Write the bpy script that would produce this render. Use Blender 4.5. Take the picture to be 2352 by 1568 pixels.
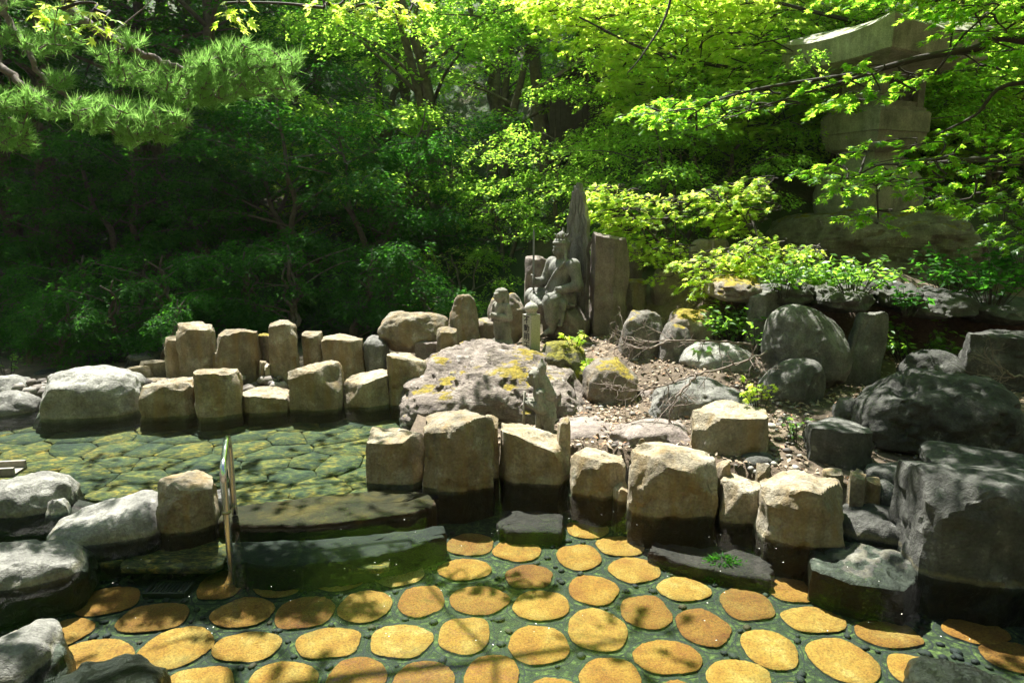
import bpy, math, random
import numpy as np
from mathutils import Vector, Matrix

R = math.radians
for o in list(bpy.data.objects):
    bpy.data.objects.remove(o)
sc = bpy.context.scene
col = sc.collection

# ------------------------------------------------------------------ camera
EYE = 1.8
PITCH = R(11.0)
FPX = 1568.0            # focal length in units of a 2352 x 1568 picture
cam_data = bpy.data.cameras.new('camera')
cam_data.sensor_width = 36.0
cam_data.lens = 24.0
cam_data.clip_start = 0.05
cam_data.clip_end = 400
cam = bpy.data.objects.new('camera', cam_data)
cam.location = (0, 0, EYE)
cam.rotation_euler = (R(90) - PITCH, 0, 0)
col.objects.link(cam)
sc.camera = cam

# ------------------------------------------------------------------ sky, sun, exposure
SUN_EL, SUN_AZ = R(61), R(25)          # azimuth measured from +Y towards -X
world = bpy.data.worlds.new('World')
sc.world = world
world.use_nodes = True
wn = world.node_tree
for n in list(wn.nodes):
    wn.nodes.remove(n)
sky = wn.nodes.new('ShaderNodeTexSky')
sky.sky_type = 'NISHITA'
sky.sun_disc = False
sky.sun_elevation = SUN_EL
sky.sun_rotation = -SUN_AZ
bg = wn.nodes.new('ShaderNodeBackground')
bg.inputs['Strength'].default_value = 0.05
wo = wn.nodes.new('ShaderNodeOutputWorld')
wn.links.new(sky.outputs[0], bg.inputs[0])
wn.links.new(bg.outputs[0], wo.inputs[0])

sun_data = bpy.data.lights.new('sun', 'SUN')
sun_data.energy = 5.0
sun_data.angle = R(0.5)
sun_data.color = (1.0, 0.965, 0.90)
sun = bpy.data.objects.new('sun', sun_data)
TO_SUN = Vector((-math.sin(SUN_AZ) * math.cos(SUN_EL), math.cos(SUN_AZ) * math.cos(SUN_EL), math.sin(SUN_EL)))
sun.rotation_euler = TO_SUN.to_track_quat('Z', 'Y').to_euler()
sun.location = TO_SUN * 60
col.objects.link(sun)

sc.view_settings.view_transform = 'Standard'
sc.view_settings.look = 'None'
sc.view_settings.gamma = 1.0
sc.view_settings.use_curve_mapping = False
sc.view_settings.exposure = 2.0
sc.render.engine = 'CYCLES'
cy = sc.cycles
cy.use_denoising = True
cy.max_bounces = 10
cy.diffuse_bounces = 5
cy.glossy_bounces = 4
cy.transmission_bounces = 6
cy.transparent_max_bounces = 12
cy.caustics_reflective = False
cy.caustics_refractive = False
cy.sample_clamp_indirect = 4.0

# ------------------------------------------------------------------ picture -> place
CP, SP = math.cos(PITCH), math.sin(PITCH)
def ray(x, y):
    a, b = (x - 1176.0) / FPX, (784.0 - y) / FPX
    return Vector((a, CP + b * SP, -SP + b * CP))
def at_z(x, y, z):
    d = ray(x, y); t = (z - EYE) / d.z
    return Vector((d.x * t, d.y * t, z))
def at_Y(x, y, Y):
    d = ray(x, y); t = Y / d.y
    return Vector((d.x * t, Y, EYE + d.z * t))
def mpp(p):                             # metres per picture unit at a point
    return (p[1] * CP + (EYE - p[2]) * SP) / FPX

# ------------------------------------------------------------------ noise
def _h(ix, iy, iz, seed):
    n = (ix.astype(np.int64) * 374761393 + iy.astype(np.int64) * 668265263 + iz.astype(np.int64) * 2147483647 + seed * 974634777) & 0xffffffff
    n = ((n ^ (n >> 13)) * 1274126177) & 0xffffffff
    n = (n ^ (n >> 16)) & 0xffffffff
    return n / 4294967295.0
def vnoise(P, seed=0):                  # value noise in [-1, 1]
    P = np.asarray(P, float)
    I = np.floor(P).astype(np.int64); f = P - I
    u = f * f * f * (f * (f * 6 - 15) + 10)
    x, y, z = I[:, 0], I[:, 1], I[:, 2]
    r = 0
    for dx in (0, 1):
        for dy in (0, 1):
            for dz in (0, 1):
                w = (u[:, 0] if dx else 1 - u[:, 0]) * (u[:, 1] if dy else 1 - u[:, 1]) * (u[:, 2] if dz else 1 - u[:, 2])
                r = r + w * _h(x + dx, y + dy, z + dz, seed)
    return r * 2 - 1
def fbm(P, seed=0, oct=4, gain=0.5):
    a, s, r = 1.0, 0.0, 0
    P = np.asarray(P, float)
    for k in range(oct):
        r = r + a * vnoise(P * (2.03 ** k) + 17.1 * k, seed + k); s += a; a *= gain
    return r / s
def sstep(a, b, x):
    t = np.clip((x - a) / (b - a), 0, 1)
    return t * t * (3 - 2 * t)

# ------------------------------------------------------------------ mesh and object helpers
def mesh_np(name, V, F, mat=None, smooth=True, sharp=None):
    """V (n,3); F: array (m,k) or list of such arrays with k = 3 or 4."""
    V = np.asarray(V, np.float32)
    Fs = F if isinstance(F, list) else [F]
    Fs = [np.asarray(f, np.int32) for f in Fs if len(f)]
    me = bpy.data.meshes.new(name)
    me.vertices.add(len(V)); me.vertices.foreach_set('co', V.ravel())
    loops = np.concatenate([f.ravel() for f in Fs])
    tot = np.concatenate([np.full(len(f), f.shape[1], np.int32) for f in Fs])
    start = np.concatenate([[0], np.cumsum(tot)[:-1]]).astype(np.int32)
    me.loops.add(len(loops)); me.loops.foreach_set('vertex_index', loops)
    me.polygons.add(len(tot)); me.polygons.foreach_set('loop_start', start); me.polygons.foreach_set('loop_total', tot)
    me.polygons.foreach_set('use_smooth', np.full(len(tot), bool(smooth)))
    me.update(calc_edges=True); me.validate()
    if sharp: me.set_sharp_from_angle(angle=sharp)
    if mat: me.materials.append(mat)
    return me
def obj(name, me, parent=None, loc=None, rotz=0.0):
    o = bpy.data.objects.new(name, me)
    col.objects.link(o)
    if parent is not None: o.parent = parent
    if loc is not None: o.location = loc
    if rotz: o.rotation_euler = (0, 0, rotz)
    return o
def tag(o, label=None, cat=None, group=None, kind=None):
    if label: o['label'] = label
    if cat: o['category'] = cat
    if group: o['group'] = group
    if kind: o['kind'] = kind
    return o
def thing(name, label, cat, loc=(0, 0, 0), rotz=0, group=None):
    return tag(obj(name, None, None, loc, rotz), label, cat, group)

class MB:                               # collects pieces of one mesh
    def __init__(s): s.V = []; s.F = {3: [], 4: []}; s.n = 0
    def add(s, V, F):
        V = np.asarray(V, float)
        for f in (F if isinstance(F, list) else [F]):
            f = np.asarray(f, int)
            if len(f): s.F[f.shape[1]].append(f + s.n)
        s.V.append(V); s.n += len(V)
    def mesh(s, name, mat, smooth=True):
        return mesh_np(name, np.concatenate(s.V), [np.concatenate(v) for v in s.F.values() if v], mat, smooth)

def tube(path, rad, sides=7, cap=True):
    P = np.asarray(path, float); n = len(P)
    rad = np.broadcast_to(np.asarray(rad, float), (n,))
    T = np.gradient(P, axis=0); T /= np.linalg.norm(T, axis=1)[:, None] + 1e-9
    up = np.array([0.13, 0.21, 0.97]) if abs(T[0][2]) < .9 else np.array([1., .1, 0])
    ring = []
    A = None
    for i in range(n):
        a = np.cross(T[i], up if A is None else A); 
        if A is None: a = np.cross(a, T[i])
        else: a = A - T[i] * np.dot(A, T[i])
        a /= np.linalg.norm(a) + 1e-9; A = a
        b = np.cross(T[i], a)
        th = np.linspace(0, 2 * np.pi, sides, endpoint=False)
        ring.append(P[i] + rad[i] * (np.cos(th)[:, None] * a + np.sin(th)[:, None] * b))
    V = np.concatenate(ring)
    i, j = np.meshgrid(np.arange(n - 1), np.arange(sides), indexing='ij'); i, j = i.ravel(), j.ravel(); k = (j + 1) % sides
    F4 = np.stack([i * sides + j, i * sides + k, (i + 1) * sides + k, (i + 1) * sides + j], 1)
    if not cap: return V, F4
    V = np.concatenate([V, P[:1], P[-1:]]); s = np.arange(sides); s2 = (s + 1) % sides
    F3 = np.concatenate([np.stack([s2, s, np.full(sides, n * sides)], 1), np.stack([(n - 1) * sides + s, (n - 1) * sides + s2, np.full(sides, n * sides + 1)], 1)])
    return V, [F4, F3]
def smooth_path(pts, k=6):              # Catmull-Rom
    P = [np.asarray(p, float) for p in pts]
    P = [2 * P[0] - P[1]] + P + [2 * P[-1] - P[-2]]
    out = []
    for i in range(1, len(P) - 2):
        for t in np.linspace(0, 1, k, endpoint=False):
            a, b, c, d = P[i - 1], P[i], P[i + 1], P[i + 2]
            out.append(.5 * ((2 * b) + (-a + c) * t + (2 * a - 5 * b + 4 * c - d) * t * t + (-a + 3 * b - 3 * c + d) * t ** 3))
    out.append(P[-2])
    return np.array(out)
def box(lo, hi):
    x0, y0, z0 = lo; x1, y1, z1 = hi
    V = np.array([(x0,y0,z0),(x1,y0,z0),(x1,y1,z0),(x0,y1,z0),(x0,y0,z1),(x1,y0,z1),(x1,y1,z1),(x0,y1,z1)], float)
    return V, np.array([(0,3,2,1),(4,5,6,7),(0,1,5,4),(1,2,6,5),(2,3,7,6),(3,0,4,7)])

# ------------------------------------------------------------------ materials
def nodes(name):
    m = bpy.data.materials.new(name); m.use_nodes = True
    nt = m.node_tree
    for n in list(nt.nodes): nt.nodes.remove(n)
    out = nt.nodes.new('ShaderNodeOutputMaterial')
    def N(t, **kw):
        n = nt.nodes.new('ShaderNode' + t)
        for k, v in kw.items():
            if k.startswith('i_'):
                key = k[2:]; key = int(key) if key.isdigit() else key.replace('_', ' ')
                n.inputs[key].default_value = v
            else: setattr(n, k, v)
        return n
    def L(a, b): nt.links.new(a, b)
    return m, nt, out, N, L
def ramp(N, stops):
    r = N('ValToRGB'); e = r.color_ramp.elements
    while len(e) < len(stops): e.new(0.5)
    for k, (p, c) in enumerate(stops):
        e[k].position = p; e[k].color = (*c, 1) if len(c) == 3 else c
    return r
def mixc(N, L, fac, a, b, mode='MIX'):
    m = N('Mix', data_type='RGBA', blend_type=mode)
    for s, v in ((m.inputs[0], fac), (m.inputs[6], a), (m.inputs[7], b)):
        if hasattr(v, 'links'): L(v, s)
        elif isinstance(v, (int, float)): s.default_value = v
        else: s.default_value = (*v, 1)
    return m.outputs[2]
def math_(N, L, op, a, b=0.0, c=None):
    m = N('Math', operation=op)
    for k, v in enumerate((a, b, c)):
        if v is None: continue
        if hasattr(v, 'links'): L(v, m.inputs[k])
        else: m.inputs[k].default_value = v
    return m.outputs[0]

def rock_mat(name, dark, mid, light, moss=0.0, moss_col=((.10,.085,.006),(.30,.22,.012)), strata=0.0, lichen=0.0, stain=None, wet=True, bump=0.75, rough=.85):
    m, nt, out, N, L = nodes(name)
    tc = N('TexCoord'); oi = N('ObjectInfo'); geo = N('NewGeometry')
    add = N('VectorMath', operation='MULTIPLY_ADD')
    L(oi.outputs['Random'], add.inputs[0]); add.inputs[1].default_value = (37, 91, 53); L(tc.outputs['Object'], add.inputs[2])
    co = add.outputs[0]
    n1 = N('TexNoise', i_Scale=4.5, i_Detail=9, i_Roughness=.62); L(co, n1.inputs['Vector'])
    r1 = ramp(N, [(.30, dark), (.5, mid), (.72, light)]); L(n1.outputs[0], r1.inputs[0])
    mp = N('Mapping'); mp.inputs['Scale'].default_value = (16, 16, 1.6); L(co, mp.inputs[0])
    n2 = N('TexNoise', i_Scale=1.0, i_Detail=5, i_Roughness=.6); L(mp.outputs[0], n2.inputs['Vector'])
    c = mixc(N, L, .55, r1.outputs[0], ramp_out(N, L, n2.outputs[0], [(.3, (.55,.53,.5)), (.65, (1.15,1.12,1.05))]), 'MULTIPLY')
    n3 = N('TexNoise', i_Scale=70, i_Detail=3); L(co, n3.inputs['Vector'])
    c = mixc(N, L, .6, c, ramp_out(N, L, n3.outputs[0], [(.35, (.62,.62,.62)), (.65, (1.2,1.2,1.2))]), 'MULTIPLY')
    # each stone its own tone
    tone = N('MapRange', i_3=.72, i_4=1.2); L(oi.outputs['Random'], tone.inputs[0])
    c = mixc(N, L, 1.0, c, tone.outputs[0], 'MULTIPLY')
    if stain:                              # ochre mineral stain running down the sides
        ns = N('TexNoise', i_Scale=.8, i_Detail=4); L(mp.outputs[0], ns.inputs['Vector'])
        fs = N('MapRange', i_1=.45, i_2=.7); L(ns.outputs[0], fs.inputs[0])
        fs2 = math_(N, L, 'MULTIPLY', fs.outputs[0], .6)
        c = mixc(N, L, fs2, c, stain)
    if lichen:
        nl = N('TexNoise', i_Scale=9, i_Detail=6, i_Roughness=.7); L(co, nl.inputs['Vector'])
        fl = N('MapRange', i_1=.60, i_2=.66, i_4=lichen); L(nl.outputs[0], fl.inputs[0])
        c = mixc(N, L, fl.outputs[0], c, (.50, .50, .46))
    rgh = rough
    if wet:                                # waterline crust; wet, algae-dark stone below with underwater shade painted in
        sp = N('SeparateXYZ'); L(geo.outputs['Position'], sp.inputs[0])
        nw = N('TexNoise', i_Scale=15, i_Detail=6, i_Roughness=.7); L(geo.outputs['Position'], nw.inputs['Vector'])
        zz = math_(N, L, 'MULTIPLY_ADD', nw.outputs[0], -.05, sp.outputs[2])
        cr = N('MapRange', i_1=.022, i_2=.0, i_3=0.0, i_4=.55); L(math_(N, L, 'ABSOLUTE', math_(N, L, 'SUBTRACT', zz, -.006)), cr.inputs[0])
        c = mixc(N, L, math_(N, L, 'MULTIPLY', cr.outputs[0], nw.outputs[0]), c, (.30, .27, .12))
        fw = N('MapRange', i_1=-.020, i_2=-.050); L(zz, fw.inputs[0])
        c = mixc(N, L, fw.outputs[0], c, mixc(N, L, 1.0, c, (.13, .14, .10), 'MULTIPLY'))
        rgh = N('MapRange', i_3=rough, i_4=.28); L(fw.outputs[0], rgh.inputs[0]); rgh = rgh.outputs[0]
    if moss:
        sn = N('SeparateXYZ'); L(geo.outputs['Normal'], sn.inputs[0])
        nm = N('TexNoise', i_Scale=3.2, i_Detail=7, i_Roughness=.65); L(co, nm.inputs['Vector'])
        s = math_(N, L, 'MULTIPLY_ADD', sn.outputs[2], .45, nm.outputs[0])
        fm = N('MapRange', i_1=1.06 - .30 * moss, i_2=1.13 - .30 * moss); L(s, fm.inputs[0])
        n5 = N('TexNoise', i_Scale=38, i_Detail=4); L(co, n5.inputs['Vector'])
        mc = ramp(N, [(.3, moss_col[0]), (.7, moss_col[1])]); L(n5.outputs[0], mc.inputs[0])
        c = mixc(N, L, fm.outputs[0], c, mc.outputs[0])
    b = N('BsdfPrincipled'); L(c, b.inputs['Base Color'])
    if hasattr(rgh, 'links'): L(rgh, b.inputs['Roughness'])
    else: b.inputs['Roughness'].default_value = rgh
    b.inputs['Specular IOR Level'].default_value = .35
    nb = N('TexNoise', i_Scale=26, i_Detail=10, i_Roughness=.68); L(co, nb.inputs['Vector'])
    nv = N('TexVoronoi', feature='DISTANCE_TO_EDGE', i_Scale=9.0); wv = N('VectorMath', operation='MULTIPLY_ADD'); L(n1.outputs['Color'], wv.inputs[0]); wv.inputs[1].default_value = (.35, .35, .35); L(co, wv.inputs[2]); L(wv.outputs[0], nv.inputs['Vector'])
    ce = N('MapRange', i_1=0.0, i_2=.05, i_3=-.5, i_4=0.0); L(nv.outputs['Distance'], ce.inputs[0])
    hgt = math_(N, L, 'MULTIPLY_ADD', n1.outputs[0], 1.6, math_(N, L, 'MULTIPLY_ADD', ce.outputs[0], .35, nb.outputs[0]))
    if strata:
        ms = N('Mapping'); ms.inputs['Scale'].default_value = (3, 5, 26); ms.inputs['Rotation'].default_value = (R(16), R(-14), 0); L(co, ms.inputs[0])
        n7 = N('TexNoise', i_Scale=1.0, i_Detail=6, i_Roughness=.7); L(ms.outputs[0], n7.inputs['Vector'])
        hgt = math_(N, L, 'MULTIPLY_ADD', n7.outputs[0], 2.2 * strata, hgt)
    bp = N('Bump', i_Strength=bump, i_Distance=.03); L(hgt, bp.inputs['Height'])
    L(bp.outputs[0], b.inputs['Normal']); L(b.outputs[0], out.inputs[0])
    return m
def ramp_out(N, L, fac, stops):
    r = ramp(N, stops); L(fac, r.inputs[0]); return r.outputs[0]

def leaf_mat(name, c1, c2, t1, t2, trans=.5, gloss=.06, rough=.4):
    """diffuse colours c1..c2, through-light colours t1..t2, one draw per leaf"""
    m, nt, out, N, L = nodes(name)
    geo = N('NewGeometry')
    rd = geo.outputs['Random Per Island']
    d = N('BsdfDiffuse'); L(ramp_out(N, L, rd, [(0, c1), (1, c2)]), d.inputs[0])
    t = N('BsdfTranslucent'); L(ramp_out(N, L, rd, [(0, t1), (1, t2)]), t.inputs[0])
    mx = N('MixShader', i_0=trans); L(d.outputs[0], mx.inputs[1]); L(t.outputs[0], mx.inputs[2])
    g = N('BsdfGlossy', i_Roughness=rough); g.inputs[0].default_value = (.9, 1, .9, 1)
    m2 = N('MixShader', i_0=gloss); L(mx.outputs[0], m2.inputs[1]); L(g.outputs[0], m2.inputs[2])
    L(m2.outputs[0], out.inputs[0])
    return m
def plain_mat(name, colr, rough=.7, metal=0.0, nscale=0, var=.3, bump=0.0, spec=.5):
    m, nt, out, N, L = nodes(name)
    b = N('BsdfPrincipled'); b.inputs['Roughness'].default_value = rough; b.inputs['Metallic'].default_value = metal
    b.inputs['Specular IOR Level'].default_value = spec
    if nscale:
        tc = N('TexCoord'); n = N('TexNoise', i_Scale=nscale, i_Detail=8, i_Roughness=.65); L(tc.outputs['Object'], n.inputs['Vector'])
        lo = tuple(v * (1 - var) for v in colr); hi = tuple(min(1, v * (1 + var)) for v in colr)
        L(ramp_out(N, L, n.outputs[0], [(.3, lo), (.7, hi)]), b.inputs[0])
        if bump:
            bp = N('Bump', i_Strength=bump, i_Distance=.02); L(n.outputs[0], bp.inputs['Height']); L(bp.outputs[0], b.inputs['Normal'])
    else: b.inputs[0].default_value = (*colr, 1)
    L(b.outputs[0], out.inputs[0])
    return m

M_HEWN = rock_mat('hewn_stone', (.14,.118,.082), (.27,.235,.168), (.41,.38,.31), stain=(.25,.165,.055), lichen=.25)
M_GREY = rock_mat('grey_boulder', (.12,.12,.11), (.22,.22,.20), (.34,.34,.31), lichen=.35)
M_GREY_SHADE = rock_mat('shaded_grey_boulder', (.065,.066,.06), (.13,.13,.118), (.22,.22,.20), lichen=.3)  # grey boulder stone darkened: the bank's shade is put into the colour
M_BROKEN = rock_mat('dark_broken_stone', (.06,.055,.048), (.125,.115,.10), (.22,.205,.185), moss=.45, lichen=.2)
M_MOSSY = rock_mat('mossy_stone', (.10,.088,.075), (.19,.168,.14), (.29,.26,.22), moss=.62, stain=(.20,.14,.07))
M_PINK = rock_mat('pink_ledge_stone', (.115,.095,.08), (.225,.19,.165), (.35,.31,.275), moss=.40, strata=1.0, lichen=.45, bump=1.0)
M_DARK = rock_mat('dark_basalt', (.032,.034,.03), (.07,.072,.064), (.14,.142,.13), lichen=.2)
M_FLAT = rock_mat('flat_brown_stone', (.13,.108,.095), (.215,.18,.16), (.30,.26,.235))
M_WETSLAB = rock_mat('wet_slab', (.018,.011,.005), (.042,.026,.010), (.13,.078,.018), wet=False, rough=.9, bump=.35)
M_STEP = rock_mat('algae_step_slab', (.006,.008,.008), (.014,.017,.014), (.034,.036,.022), wet=False, bump=.35)
M_BED = rock_mat('sunken_slab', (.020,.015,.015), (.038,.028,.028), (.065,.05,.05), wet=False)
M_STATUE = rock_mat('carved_granite', (.07,.073,.064), (.145,.147,.132), (.23,.23,.21), wet=False, bump=.18)
M_IMAGE = rock_mat('weathered_carving', (.11,.112,.092), (.21,.208,.17), (.32,.315,.265), wet=False, bump=.2)
M_MOSS = rock_mat('thick_moss', (.09,.085,.05), (.16,.15,.09), (.24,.22,.14), moss=1.15, moss_col=((.06,.065,.006),(.24,.21,.015)), wet=False, bump=1.0)
M_LANTERN = rock_mat('lantern_granite', (.14,.145,.11), (.25,.25,.205), (.36,.35,.295), moss=.40, moss_col=((.05,.06,.008),(.12,.13,.02)), wet=False, bump=.25)
# ------------------------------------------------------------------ ground
WATER, UPPER = 0.0, 0.022
def P2(x, y, z=0.0):
    p = at_z(x, y, z); return (p.x, p.y)
POOL = [(-5.3, 6.45), P2(0, 928), P2(300, 928), P2(600, 920), P2(880, 905), P2(925, 945), P2(885, 1010), P2(860, 1075), P2(1000, 1085),
        P2(1150, 1075), P2(1300, 1075), P2(1440, 1095), P2(1655, 1135), P2(1770, 1150), P2(1940, 1190), P2(2120, 1240), P2(2380, 1290),
        (3.9, 2.6), (3.2, 1.2), (1.5, 1.75), (-1.0, 1.75), (-2.0, 1.5), (-3.6, 2.0), (-5.2, 3.6)]
def poly_sd(P, poly):                   # signed distance, negative inside
    x, y = P[:, 0], P[:, 1]; n = len(poly); d = np.full(len(P), 1e9); ins = np.zeros(len(P), bool)
    for i in range(n):
        ax, ay = poly[i]; bx, by = poly[(i + 1) % n]
        ex, ey = bx - ax, by - ay
        t = np.clip(((x - ax) * ex + (y - ay) * ey) / (ex * ex + ey * ey + 1e-12), 0, 1)
        d = np.minimum(d, np.hypot(x - ax - t * ex, y - ay - t * ey))
        c = ((ay > y) != (by > y))
        with np.errstate(divide='ignore', invalid='ignore'):
            ins ^= c & (x < (bx - ax) * (y - ay) / (by - ay) + ax)
    return np.where(ins, -d, d)
GP = []
for px, py, Y in [(1300,1040,4.6),(1560,1050,4.4),(1700,1085,4.12),(1450,960,5.3),(1350,930,5.75),(1560,930,5.6),(1800,1000,4.75),(1900,1115,3.95),
                  (2000,1160,3.72),(1200,960,5.5),(1100,800,7.1),(1250,790,7.2),(1400,770,7.5),(1480,690,8.0),(1600,640,8.4),(1700,800,6.4),(1500,800,6.9),
                  (1640,850,6.0),(1850,905,5.7),(2100,1065,4.4),(2300,1120,4.1),(2100,900,5.7),(2300,900,5.6),(1950,880,6.2)]:
    p = at_Y(px, py, Y); GP.append((p.x, p.y, p.z))
GP += [(2.45,7.3,.98),(3.2,7.35,1.0),(4.2,7.35,1.0),(5.2,7.3,1.0),(6.4,7.0,1.0),(2.7,6.75,.3),(3.3,6.8,.28),(4.0,6.8,.28),(4.8,6.7,.3),(5.6,6.5,.35),(2.2,7.6,.95),(3.0,7.9,1.1),(4.2,8.0,1.12),(5.4,7.9,1.1),(4.0,5.4,.3),(5.5,5.0,.35),
       (-1,7.4,-.05),(-2,7.2,-.05),(-3.5,7.3,-.1),(-5,7.4,-.1),(-7,6.5,.0),(-6.5,4.5,.15),(-6.5,2,.2),(-3,.2,.3),(0,.3,.3),(3,.2,.3),(5.5,2.0,.35),(-.2,8.2,.1),
       (-3,9.5,-.2),(-6,9.5,-.2),(0.4,9.3,.35),(2,9.2,.9),(4,9.4,1.2),(6.5,9,1.2)]
GP = np.array(GP)
def ground_z(XY):
    XY = np.atleast_2d(np.asarray(XY, float)); x, y = XY[:, 0], XY[:, 1]
    d2 = (x[:, None] - GP[:, 0]) ** 2 + (y[:, None] - GP[:, 1]) ** 2 + .015
    w = d2 ** -1.6
    near = (w * GP[:, 2]).sum(1) / w.sum(1)
    y0 = 11.5 - 2.2 * sstep(-1, 3, x)
    base = -.2 + 1.4 * sstep(-1.5, 3, x)
    far = base + np.maximum(0, y - y0) * .62 + .25 * fbm(np.stack([x * .35, y * .35, 0 * x], 1), 5, 3)
    z = near + (far - near) * sstep(8.6, 11.0, y)
    z = z + np.maximum(0, -3.5 - y) * .6 + np.maximum(0, np.abs(x) - 9.5) * .35 * (1 - sstep(6, 12, y))   # unseen valley slopes added behind and beside the camera to cut sky light
    z = z + .03 * fbm(np.stack([x * 1.7, y * 1.7, 0 * x], 1), 3, 4)
    P = np.stack([x, y], 1)
    sd = poly_sd(P, POOL)
    return z + (-.9 - z) * (1 - sstep(-.02, .22, sd))
def gz(x, y): return float(ground_z([(x, y)])[0])

def soil_mat():
    m, nt, out, N, L = nodes('forest_soil')
    geo = N('NewGeometry')
    n1 = N('TexNoise', i_Scale=1.6, i_Detail=9, i_Roughness=.65); L(geo.outputs['Position'], n1.inputs['Vector'])
    n2 = N('TexNoise', i_Scale=26, i_Detail=6, i_Roughness=.7); L(geo.outputs['Position'], n2.inputs['Vector'])
    c = ramp_out(N, L, n1.outputs[0], [(.3, (.055,.042,.028)), (.55, (.13,.10,.07)), (.75, (.22,.18,.13))])
    c = mixc(N, L, .8, c, ramp_out(N, L, n2.outputs[0], [(.3, (.45,.42,.38)), (.7, (1.35,1.3,1.2))]), 'MULTIPLY')
    sp = N('SeparateXYZ'); L(geo.outputs['Position'], sp.inputs[0]); fy = N('MapRange', i_1=8.0, i_2=11.0); L(sp.outputs[1], fy.inputs[0])
    ng = N('TexNoise', i_Scale=.9, i_Detail=6); L(geo.outputs['Position'], ng.inputs['Vector']); fg = N('MapRange', i_1=.3, i_2=.5); L(ng.outputs[0], fg.inputs[0])
    c = mixc(N, L, math_(N, L, 'MULTIPLY', fy.outputs[0], fg.outputs[0]), c, mixc(N, L, n2.outputs[0], (.012, .03, .008), (.04, .085, .018)))
    b = N('BsdfPrincipled', i_Roughness=.95); L(c, b.inputs[0])
    bp = N('Bump', i_Strength=.8, i_Distance=.04); L(n2.outputs[0], bp.inputs['Height']); L(bp.outputs[0], b.inputs['Normal'])
    L(b.outputs[0], out.inputs[0]); return m
M_SOIL = soil_mat()
def build_ground():
    xs = np.concatenate([np.linspace(-90, -9, 28), np.linspace(-8.6, 8.6, 190), np.linspace(9, 90, 28)])
    ys = np.concatenate([np.linspace(-60, -2, 16), np.linspace(-1.5, 12.5, 170), np.linspace(13, 110, 60)])
    X, Yg = np.meshgrid(xs, ys, indexing='ij'); XY = np.stack([X.ravel(), Yg.ravel()], 1)
    Z = ground_z(XY)
    nx, ny = len(xs), len(ys)
    i, j = np.meshgrid(np.arange(nx - 1), np.arange(ny - 1), indexing='ij'); i, j = i.ravel(), j.ravel()
    F = np.stack([i * ny + j, (i + 1) * ny + j, (i + 1) * ny + j + 1, i * ny + j + 1], 1)
    tag(obj('ground', mesh_np('ground', np.column_stack([XY, Z]), F, M_SOIL)), kind='structure')
build_ground()

# ------------------------------------------------------------------ pool floors and water
FLOOR, UFLOOR = -0.21, -0.12
def fill_poly(name, pts, z, mat):
    import mathutils.geometry as mg
    tri = mg.tessellate_polygon([[Vector((p[0], p[1], 0)) for p in pts]])
    V = [(p[0], p[1], z) for p in pts]
    F = []
    for t in tri:
        a, b, c = (Vector(V[k]) for k in t)
        F.append(t if (b - a).cross(c - a).z > 0 else t[::-1])
    return mesh_np(name, V, np.array(F), mat, False)
# the line that parts the two pools: rim stones on the left, stepping slab in the middle
DIV = [(-5.35, 4.75), P2(60, 1135), P2(250, 1180), P2(420, 1180), P2(520, 1172), P2(1000, 1118)]
SLAB_FRONT = [P2(495, 1196, .03), P2(560, 1203, .03), P2(700, 1203, .03), P2(830, 1192, .03), P2(940, 1176, .03), P2(992, 1160, .03)]
DIV_W = [(-5.35, 4.75), P2(60, 1135), P2(250, 1190), P2(420, 1190)] + SLAB_FRONT + [P2(1010, 1110)]
POOL_BIG = [((-5.6, 6.9), )[0], (-.9, 6.9), P2(960, 900), P2(960, 1010), P2(1010, 1060), P2(1150, 1055), P2(1300, 1055), P2(1440, 1070), P2(1655, 1105), P2(1770, 1120),
            P2(1940, 1150), P2(2120, 1190), P2(2400, 1230), (4.2, 2.6), (3.5, .9), (-2.2, 1.1), (-3.9, 1.7), (-5.6, 3.5)]
UP_POLY = [(-5.6, 4.75)] + DIV_W[1:] + [P2(1010, 1060), P2(960, 1010), P2(960, 900), (-.9, 6.9), (-5.6, 6.9)]
LO_POLY = [(-5.6, 4.75)] + DIV_W[1:] + POOL_BIG[4:]

def floor_mat(name, lo, mid, hi, sc_=9.0):
    m, nt, out, N, L = nodes(name)
    geo = N('NewGeometry')
    n1 = N('TexNoise', i_Scale=sc_, i_Detail=9, i_Roughness=.7); L(geo.outputs['Position'], n1.inputs['Vector'])
    n2 = N('TexNoise', i_Scale=45, i_Detail=5, i_Roughness=.7); L(geo.outputs['Position'], n2.inputs['Vector'])
    c = ramp_out(N, L, n1.outputs[0], [(.34, lo), (.5, mid), (.66, hi)])
    c = mixc(N, L, .8, c, ramp_out(N, L, n2.outputs[0], [(.32, (.35,.4,.35)), (.66, (1.4,1.4,1.3))]), 'MULTIPLY')
    b = N('BsdfPrincipled', i_Roughness=.9); L(c, b.inputs[0]); L(b.outputs[0], out.inputs[0])
    bp = N('Bump', i_Strength=.6, i_Distance=.02); L(n2.outputs[0], bp.inputs['Height']); L(bp.outputs[0], b.inputs['Normal'])
    return m
M_MORTAR = floor_mat('algae_mortar', (.005,.009,.006), (.016,.026,.010), (.10,.135,.034), 26.0)
M_MORTAR2 = floor_mat('dark_algae_mortar', (.014,.019,.014), (.036,.044,.024), (.075,.08,.034))
pool_floor = tag(obj('pool_floor', fill_poly('pool_floor', LO_POLY, FLOOR, M_MORTAR)), kind='structure')
upper_floor = tag(obj('upper_pool_floor', fill_poly('upper_pool_floor', UP_POLY, UFLOOR, M_MORTAR2)), kind='structure')

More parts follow.
